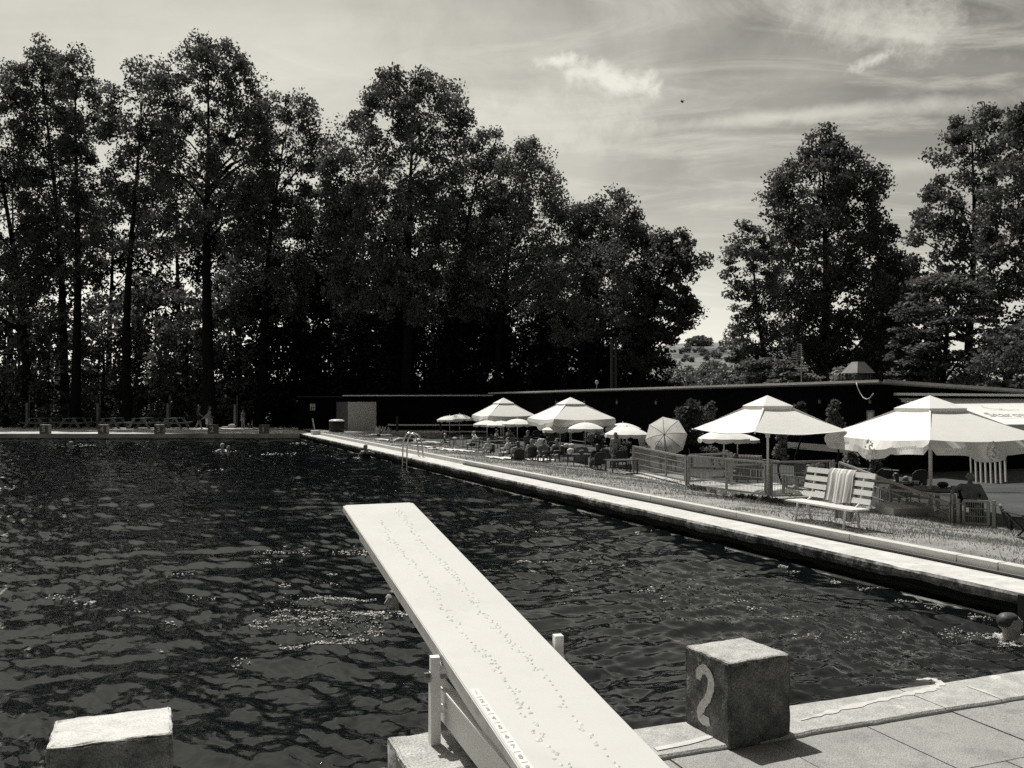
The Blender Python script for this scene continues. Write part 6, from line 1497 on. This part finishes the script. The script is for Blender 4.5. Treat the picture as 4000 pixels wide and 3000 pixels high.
def person(label, loc, rz, kind='stand', H=1.7, skin=None, hair='dark', clothes=(), lie=None, vox=None, face=False, hairlen=0.0, joints=None, bald=False, headturn=0.0, fat=1.0, group=None, hands=True, tilt=0.0, capmat=None, crop=0.0):
    skin = skin or M_skin; J = pose_joints(kind, **(joints or {}))
    t = thing('person', label, 'person', loc, rz, group)
    def mp(p):
        p = Vector(p)
        if lie == 'prone': p = Vector((p.x, p.z - .5, .062 - p.y))
        elif lie == 'supine': p = Vector((p.x, p.z - .5, .062 + p.y))
        return p * H
    f = fat; hc = J['head']; ht = Matrix.Rotation(headturn, 3, 'Z')
    def hd(x, y, z): return hc + ht @ Vector((x, y, z))
    S = []
    def seg(a, ra, b, rb, out=None):
        (S if out is None else out).append((tuple(mp(a)), (np.array(ra) * H if hasattr(ra, '__len__') else ra * H), tuple(mp(b)), (np.array(rb) * H if hasattr(rb, '__len__') else rb * H)))
    X = Vector((1, 0, 0))
    for s in (-1, 1):
        seg(J['pel'] + X * .042 * s, .050 * f, J['pel'] - X * .042 * s, .050 * f)
        seg(J['pel'] + X * .04 * s, .052 * f, J['waist'] + X * .032 * s, .050 * f); seg(J['waist'] + X * .032 * s, .050 * f, J['chest'] + X * .050 * s, .058 * f)
    seg(J['waist'] - X * .03, .05 * f, J['waist'] + X * .03, .05 * f); seg(J['chest'] - X * .05, .058 * f, J['chest'] + X * .05, .058 * f)
    seg(J['sL'] * .78 + J['sR'] * .22, .042, J['chest'] - X * .045, .056 * f); seg(J['sR'] * .78 + J['sL'] * .22, .042, J['chest'] + X * .045, .056 * f); seg(J['sL'] * .85 + J['sR'] * .15, .035, J['sR'] * .85 + J['sL'] * .15, .035)
    seg(J['sL'] * .6 + J['sR'] * .4, .036, J['neck'], .034); seg(J['sR'] * .6 + J['sL'] * .4, .036, J['neck'], .034); seg(J['neck'] - Vector((0, 0, .01)), .034, hc + Vector((0, -.006, -.03)), .033)
    seg(hd(0, -.016, .018), (.050, .056, .052), hd(0, .012, .012), (.047, .048, .050)); seg(hd(0, .016, -.004), (.044, .040, .04), hd(0, .030, -.046), (.026, .022, .018))
    seg(hd(0, .055, .010), .0085, hd(0, .073, -.014), .0105); seg(hd(-.028, .047, .016), .010, hd(.028, .047, .016), .010); seg(hd(-.014, .052, -.034), .008, hd(.014, .052, -.034), .008)
    for s in (-1, 1): seg(hd(.050 * s, -.006, .008), .011, hd(.053 * s, -.010, -.012), .008)
    fin = []
    for L_, s in (('L', -1), ('R', 1)):
        seg(J['s' + L_], .037 * f, J['e' + L_], .026 * f); seg(J['e' + L_], .027 * f, J['w' + L_], .018)
        d = (J['w' + L_] - J['e' + L_]).normalized(); side = d.cross(Vector((0, 0, 1)));  side = side.normalized() if side.length > .1 else X.copy(); pal = side.cross(d)
        kn = J['w' + L_] + d * .045; seg(J['w' + L_], .017, kn - side * .012, .012); seg(J['w' + L_], .017, kn + side * .012, .012)
        if hands:
            for i, (o_, l) in enumerate(((-.018, .036), (-.006, .043), (.006, .041), (.018, .032))):
                b0 = kn + side * o_ - d * .006; b1 = b0 + d * l * .55 + pal * -.004; b2 = b1 + d * l * .42 - pal * .014
                fin.append((tuple(mp(b0)), .0064 * H, tuple(mp(b1)), .0058 * H)); fin.append((tuple(mp(b1)), .0058 * H, tuple(mp(b2)), .0050 * H))
            tb = J['w' + L_] + d * .016 + side * s * -.014; tm_ = tb + d * .022 - side * s * .018; fin.append((tuple(mp(tb)), .008 * H, tuple(mp(tm_)), .007 * H)); fin.append((tuple(mp(tm_)), .007 * H, tuple(mp(tm_ + d * .022 - pal * .006)), .0055 * H))
        seg(J['h' + L_], .056 * f, J['k' + L_], .036 * f); seg(J['k' + L_], .036 * f, J['k' + L_] * .55 + J['a' + L_] * .45 + Vector((0, -.012, 0)), .034 * f); seg(J['k' + L_] * .55 + J['a' + L_] * .45 + Vector((0, -.012, 0)), .034 * f, J['a' + L_], .021)
        a = J['a' + L_]; 
        if lie: seg(a, .021, a + Vector((0, .045, -.05)), .016)
        else: seg(a + Vector((0, -.012, -.015)), .022, a + Vector((0, .085, -.022)), .016)
    vx = vox or max(.011 * H, .016)
    fused('body', S, vx, skin, t, fin if hands else None)
    # hair
    Hm = {'dark': M_hair, 'grey': M_hairg, 'fair': M_hairb}.get(hair)
    if not bald and Hm:
        h = []
        def hs(a, ra, b, rb): h.append((tuple(mp(a)), (np.array(ra) - crop) * H, tuple(mp(b)), (np.array(rb) - crop) * H))
        hs(hd(0, -.026, .022), (.055, .054, .054), hd(0, -.004, .044), (.051, .050, .030))
        if hairlen > 0: hs(hd(0, -.040, .0), (.05, .032, .045), hd(0, -.046, -.05 - hairlen), (.045, .026, .03))
        fused('hair', h, vx, capmat or Hm, t, None, 1)
    # clothing follows the body a little proud of it
    for kind_, m_ in clothes:
        c = []
        def cs(a, ra, b, rb): seg(a, ra, b, rb, c)
        if kind_ in ('shorts', 'trunks'):
            k = .55 if kind_ == 'shorts' else .22
            cs(J['pel'] - X * .042, .060 * f, J['pel'] + X * .042, .060 * f); cs(J['pel'] - X * .038 + (J['waist'] - J['pel']) * .3, .059 * f, J['pel'] + X * .038 + (J['waist'] - J['pel']) * .3, .059 * f)
            for L_ in 'LR': cs(J['h' + L_], .064 * f, J['h' + L_].lerp(J['k' + L_], k), .056 * f)
        if kind_ in ('shirt', 'top', 'dress'):
            for s in (-1, 1):
                cs(J['waist'] + X * .032 * s, .060 * f, J['chest'] + X * .050 * s, .066 * f)
                if kind_ != 'top': cs(J['pel'].lerp(J['waist'], .1) + X * .036 * s, .062 * f, J['waist'] + X * .032 * s, .060 * f)
            cs(J['chest'] - X * .05, .066 * f, J['chest'] + X * .05, .066 * f); cs(J['waist'] - X * .03, .058 * f, J['waist'] + X * .03, .058 * f)
            if kind_ != 'top':
                cs(J['sL'] * .8 + J['sR'] * .2, .046, J['sR'] * .8 + J['sL'] * .2, .046); cs(J['sL'] * .8 + J['sR'] * .2, .046, J['chest'] - X * .04, .06 * f); cs(J['sR'] * .8 + J['sL'] * .2, .046, J['chest'] + X * .04, .06 * f)
                for L_ in 'LR': cs(J['s' + L_], .045 * f, J['s' + L_].lerp(J['e' + L_], .62), .038 * f)
            if kind_ == 'dress':
                for L_ in 'LR': cs(J['h' + L_], .066 * f, J['h' + L_].lerp(J['k' + L_], .85), .060 * f)
        if kind_ == 'bikini':
            for s in (-1, 1): cs(J['chest'] + Vector((.036 * s, .050, .012)), .028, J['chest'] + Vector((.040 * s, .044, .0)), .028)
            cs(J['chest'] - X * .05 + Vector((0, 0, -.004)), (.05, .064, .012), J['chest'] + X * .05 + Vector((0, 0, -.004)), (.05, .064, .012))
        if kind_ == 'wrap':
            cs(J['pel'] - X * .045, (.066, .07, .06), J['pel'] + X * .045, (.066, .07, .06)); 
            for L_ in 'LR': cs(J['h' + L_], .07, J['h' + L_].lerp(J['k' + L_], .6), .068)
        nm = {'wrap': 'sarong', 'bikini': 'bikini_top', 'top': 'swim_top'}.get(kind_, kind_)
        fused(nm, c, vx, m_, t, None, 2)
    if face:
        for s in (-1, 1):
            m = MB(); m.ball(mp(hd(.021 * s, .0500, .006)), (.0080 * H, .004 * H, .0042 * H), 1); m.build('eye', M_eye, t, True)
            m = MB(); m.tube([mp(hd(.010 * s, .0585, .020)), mp(hd(.022 * s, .0580, .0235)), mp(hd(.033 * s, .051, .019))], .0028 * H, 5); m.build('eyebrow', M_hair, t, True)
        m = MB(); m.ball(mp(hd(0, .0585, -.035)), (.015 * H, .005 * H, .0045 * H), 1); m.build('mouth', mat('lips', .12, .5), t, True)
    return t
def yaw_to_cam(p): return atan2(-(0 - p[0]), (0 - p[1])) if False else math.atan2(p[0], -p[1]) 

# swimmers
def swimmer(label, px, pyw, Hh, sub, rz, **kw):
    """sub: fraction of the body height below the surface at the row pyw"""
    p = at(px, pyw, WZ); return person(label, (p.x, p.y, WZ - sub * Hh), rz, 'swim', Hh, **kw)
swimmer('wet haired girl swimming beside the springboard, looking left', 1545, 2396, 1.85, .832, 2.15, skin=M_skin, hair='dark', face=True, hairlen=.03, vox=.014, headturn=.15)
swimmer('close cropped man swimming at the right edge, turned away in profile', 3940, 2500, 2.1, .846, -1.35, skin=M_skin, hair='dark', crop=.006, capmat=mat('cropped_hair', .035, .5, .07, 60), joints=dict(sR=(.115, .05, .850), eR=(.20, .16, .835), wR=(.12, .30, .82), sL=(-.105, .02, .82)), face=True, vox=.014)
swimmer('woman with wet hair standing in the water beside the ladder', 1428, 1792, 1.75, .62, -.25, skin=M_skin, hair='fair', hairlen=.01, clothes=(('top', M_cloth_d),))
swimmer('grey haired swimmer at the far end facing us, left of the pair', 868, 1762, 1.9, .78, 2.9, skin=M_skin, hair='grey')
swimmer('dark haired swimmer at the far end, right of the pair', 893, 1763, 1.8, .83, 2.8, skin=M_skin, hair='dark')
swimmer('lone swimmer far left with a foaming wake', 277, 1744, 1.9, .84, 1.2, skin=M_skin, hair='grey')
swimmer('swimmer at the left edge with a bright shoulder and dark hair', 8, 1912, 1.85, .79, 1.9, skin=M_skin, hair='dark', capmat=M_hair)
# walkers on the far deck
k_ = FARY + 13
def deckp(px, py): return at(px, py, 0)
p = deckp(776, 1676); person('bearded man walking in a patterned shirt and dark shorts on the far deck', p, -1.2, 'walk', 92 / F * p.y * 1.02, M_skin2, clothes=(('shirt', mat('patterned_shirt', .03, .9, .22, 7, lo=.45, hi=.55)), ('shorts', M_cloth_d)), vox=.03)
p = deckp(818, 1676); w_ = person('woman walking behind block 2 with a light towel trailing from her back', p, -1.3, 'walk', 88 / F * p.y * 1.02, M_skin2, clothes=(('dress', mat('pale_dress', .35, .9)),), hairlen=.02, vox=.03)
k = p.y / F; m = MB(); m.add([(-.0, -.10, 66 * k), (.12, -.06, 66 * k), (.16, -.62, 38 * k), (-.02, -.66, 36 * k), (0, -.13, 46 * k), (.13, -.1, 44 * k)], [(0, 1, 5, 4), (4, 5, 2, 3), (0, 4, 3), (1, 2, 5)]); m.build('trailing_towel', mat('trailing_towel', .32, .9, .42, 5), w_)
p = deckp(950, 1674); person('lone figure in a light vest standing on the far deck with hand to face', p, 2.7, 'stand', 76 / F * p.y, M_skin2, clothes=(('top', M_cloth_m),), vox=.03, joints=dict(eL=(-.16, .08, .70), wL=(-.06, .08, .88), aL=(-.09, 0, .04), aR=(.08, .02, .04)))
p = deckp(357, 1672); person('small child crouching on the far deck between two picnic tables', p, 2.0, 'sit', 1.15, M_skin2, clothes=(('trunks', M_cloth_m),), vox=.03, hands=False, joints=dict(kL=(-.08, .16, .42), kR=(.08, .16, .42), aL=(-.07, .10, .1), aR=(.07, .10, .1)))
p = deckp(907, 1672); tag(MB().ball((0, 0, .17), (.36, .2, .17), 2).ball((-.55, 0, .07), (.35, .15, .07), 2).build('beach_bag', mat('bag_pale', .3, .9, .45, 3), smooth=True, loc=p), 'pale bundle of bags on the far deck left of the lone figure', 'bag')
p = deckp(800, 1673); tag(MB().box((0, 0, .55), (.5, .3, .5), bev=.05).cyl((-.15, 0, .78), (.15, 0, .95), .02, n=6).build('trolley_bag', mat('trolley', .5, .8, .65, 3), loc=(p.x, p.y + 1, 0)), 'light bag standing between the two walkers', 'bag')

# sunbathers on the lawn
def lawnp(px, py):
    z = 0
    for _ in range(4): q = at(px, py, z); z = lawn_z((q - E0).dot(EN))
    return Vector((q.x, q.y, z + .01))
p = lawnp(1492, 1697); person('sunbather lying with knees drawn up below the spiky plant', p, -1.75, 'stand', 1.75, M_skin, lie='supine', vox=.028, clothes=(('trunks', M_cloth_l),), joints=dict(kL=(-.06, .20, .38), kR=(.06, .22, .36), aL=(-.06, .0, .24), aR=(.06, .0, .22), eL=(-.2, .0, .85), wL=(-.1, .03, .98)))
p = lawnp(1480, 1707); person('tanned sunbather stretched out flat behind the ladder', p, 1.6, 'stand', 1.75, M_skin2, lie='prone', vox=.028, clothes=(('trunks', M_cloth_d),), joints=dict(eL=(-.18, 0, .9), wL=(-.06, .0, .98), eR=(.18, 0, .9), wR=(.06, 0, .98)))
p = lawnp(1590, 1728); person('big tanned man in dark shorts lying on his side behind the ladder', p, 1.75, 'stand', 2.0, M_skin2, lie='prone', vox=.028, fat=1.35, clothes=(('shorts', M_cloth_d),), joints=dict(kL=(-.02, .06, .30), aL=(.0, .0, .06), eL=(-.16, .04, .88), wL=(-.05, .06, .97)))
p = lawnp(1668, 1739); person('pale sunbather lying face down near the leftmost tables', p, -1.75, 'stand', 1.8, M_skin, lie='prone', vox=.026, joints=dict(eL=(-.2, 0, .86), wL=(-.08, .0, .96), eR=(.2, 0, .86), wR=(.08, 0, .97), kL=(-.12, .03, .32), aL=(-.10, -.0, .10)), clothes=(('trunks', M_cloth_l),))
# guests of the cafe, seated
def guest(label, px, pyhead, rz, H=1.42, z=TZ, kind='sit', Y=None, Hx=None, ch=None, **kw):
    """head top at row pyhead fixes how far away the figure sits"""
    H = Hx or (1.42 if H > 1.6 or H == 1.42 else H * .85)
    hz = z + (.755 if kind != 'stand' else 1.0) * H
    q = at(px, pyhead, hz); p = Vector((q.x, q.y, z))
    if Y: p = Vector(((px - 2000) / F * Y, Y, z)); H = (CAMZ - (pyhead - HOR) / F * Y - z) / (1.0 if kind == 'stand' else .755)
    if ch: dup(CH, p - Vector((sin(-rz), cos(rz), 0)) * .06, rz + pi, ch, scale=(H / 1.62,) * 3)
    return person(label, p, rz, kind, H, **kw)
guest('child in a white cap eating at the leftmost table', 1738, 1692, -1.5, 1.25, skin=M_skin, clothes=(('top', M_cloth_m),), capmat=M_white, vox=.022, ch='dark chair of the child in a white cap')
guest('man leaning over the leftmost table with a light towel round his shoulders', 1851, 1684, 1.6, 1.95, skin=M_skin2, clothes=(('shirt', M_cloth_l), ('shorts', M_cloth_d)), hair='grey', vox=.022, ch='dark chair of the man with a towel round his shoulders')
guest('shirtless man with a cropped head sitting sideways under the far umbrella', 1940, 1676, -1.2, 1.95, skin=M_skin, clothes=(('shorts', M_cloth_m),), vox=.02, ch='dark chair under the shirtless man at the far umbrella')
guest('small boy on a low chair facing us at the edge of the lawn', 1908, 1713, 2.7, 1.45, skin=M_skin, hair='fair', vox=.02, clothes=(('trunks', M_cloth_m),), ch='dark low chair of the small boy by the lawn')
guest('woman resting her head on her hand with a clip in her dark hair', 2021, 1722, .3, 1.75, kind='rest', skin=M_skin2, hairlen=.06, vox=.02, clothes=(('shorts', M_cloth_d),), ch='dark chair of the woman resting her head on her hand')
guest('grey haired woman seen from behind with a dark halter strap', 2075, 1714, .2, 1.8, skin=M_skin2, hair='grey', vox=.02, clothes=(('trunks', M_cloth_d),), fat=1.15, ch='dark chair of the grey haired woman seen from behind')
guest('guest in a light top behind the woman resting her head', 1985, 1708, 1.2, 1.7, skin=M_skin, clothes=(('shirt', M_cloth_l),), vox=.024, ch='dark chair of the guest in a light top')
guest('guest in deep shade raising a cup below the farthest big umbrella', 1985, 1674, -1.0, 1.85, skin=M_skin2, kind='rest', clothes=(('shirt', M_cloth_m),), vox=.026)
guest('guest sitting in the shade right of the grey haired woman', 2122, 1716, 2.8, 1.7, skin=M_skind, clothes=(('shirt', M_cloth_m),), vox=.024, ch='dark chair of the shaded guest beside the grey haired woman')
guest('long haired woman sitting at the crowded table facing us', 2174, 1714, 2.6, 1.75, skin=M_skin2, hairlen=.10, clothes=(('top', M_cloth_d),), vox=.022, ch='dark chair of the long haired woman at the crowded table')
guest('standing guest in shadow at the back below the second big umbrella', 2062, 1680, 2.5, 1.75, kind='stand', skin=M_skind, clothes=(('shirt', M_cloth_d), ('shorts', M_cloth_d)), vox=.03)
guest('person in dark clothes and dark hair sitting with their back to us', 2333, 1734, .3, 1.9, skin=M_skind, clothes=(('shirt', M_cloth_d), ('shorts', M_cloth_d)), hairlen=.05, fat=1.2, vox=.02, ch='dark chair of the person in dark clothes seen from behind')
guest('woman in a bikini and patterned sarong whose head is behind a parasol', 2404, 1688, 2.7, 1.62, kind='stand', skin=M_skin2, clothes=(('bikini', M_cloth_m), ('wrap', mat('sarong_print', .05, .9, .6, 9, lo=.46, hi=.54))), vox=.018, hairlen=.05)
guest('shirtless dark haired man standing behind the railing, looking right', 2508, 1686, -.95, 1.68, kind='stand', skin=M_skin, clothes=(('shorts', M_cloth_d),), vox=.016, face=True, headturn=-.5, fat=1.15, joints=dict(head=(0, .03, .90), eL=(-.15, .08, .66), eR=(.15, .1, .66), wL=(-.06, .2, .62), wR=(.06, .2, .62)))
guest('bald bare chested man lounging at the round table with a hand on a bowl', 3790, 1846, 2.72, 1.82, Hx=1.5, kind='lean', skin=M_skind, bald=True, face=True, vox=.014, fat=1.2, clothes=(('shorts', M_cloth_d),), joints=dict(eR=(.22, .06, .50), wR=(.24, .22, .45), eL=(-.19, .02, .40), wL=(-.04, .10, .40)), ch='dark chair of the bald man at the round table')
guest('long haired diner seen from behind left of the near umbrella pole', 3497, 1845, .4, 1.65, Y=21.8, skin=M_skind, hairlen=.06, vox=.018, clothes=(('top', M_cloth_d),), ch='dark chair of the long haired diner by the near umbrella')
guest('dark dressed guest bowed at the table right of the long haired diner', 3552, 1852, 1.2, 1.6, Y=22.2, skin=M_skind, hair='fair', vox=.02, clothes=(('shirt', M_cloth_d),), joints=dict(head=(0, .10, .64), neck=(0, .04, .585)), ch='dark chair of the bowed guest near the umbrella pole')
guest('guest seen through the railing at the table below the widest parasol', 2870, 1772, 2.0, 1.7, Y=28.5, skin=M_skind, vox=.022, clothes=(('shirt', M_cloth_m),), ch='dark chair of the guest seen through the railing')
q = at(3040, 1925, -.12); person('person with dark hair lying on the ramp platform in a pale shirt', (q.x, q.y, -.165), -1.1, 'stand', 1.5, M_skin, lie='prone', vox=.02, clothes=(('shirt', M_cloth_l), ('shorts', M_cloth_l)), joints=dict(head=(0, -.06, .90), eL=(-.18, .03, .82), wL=(-.06, .03, .9), eR=(.18, .03, .82), wR=(.06, .03, .9)))
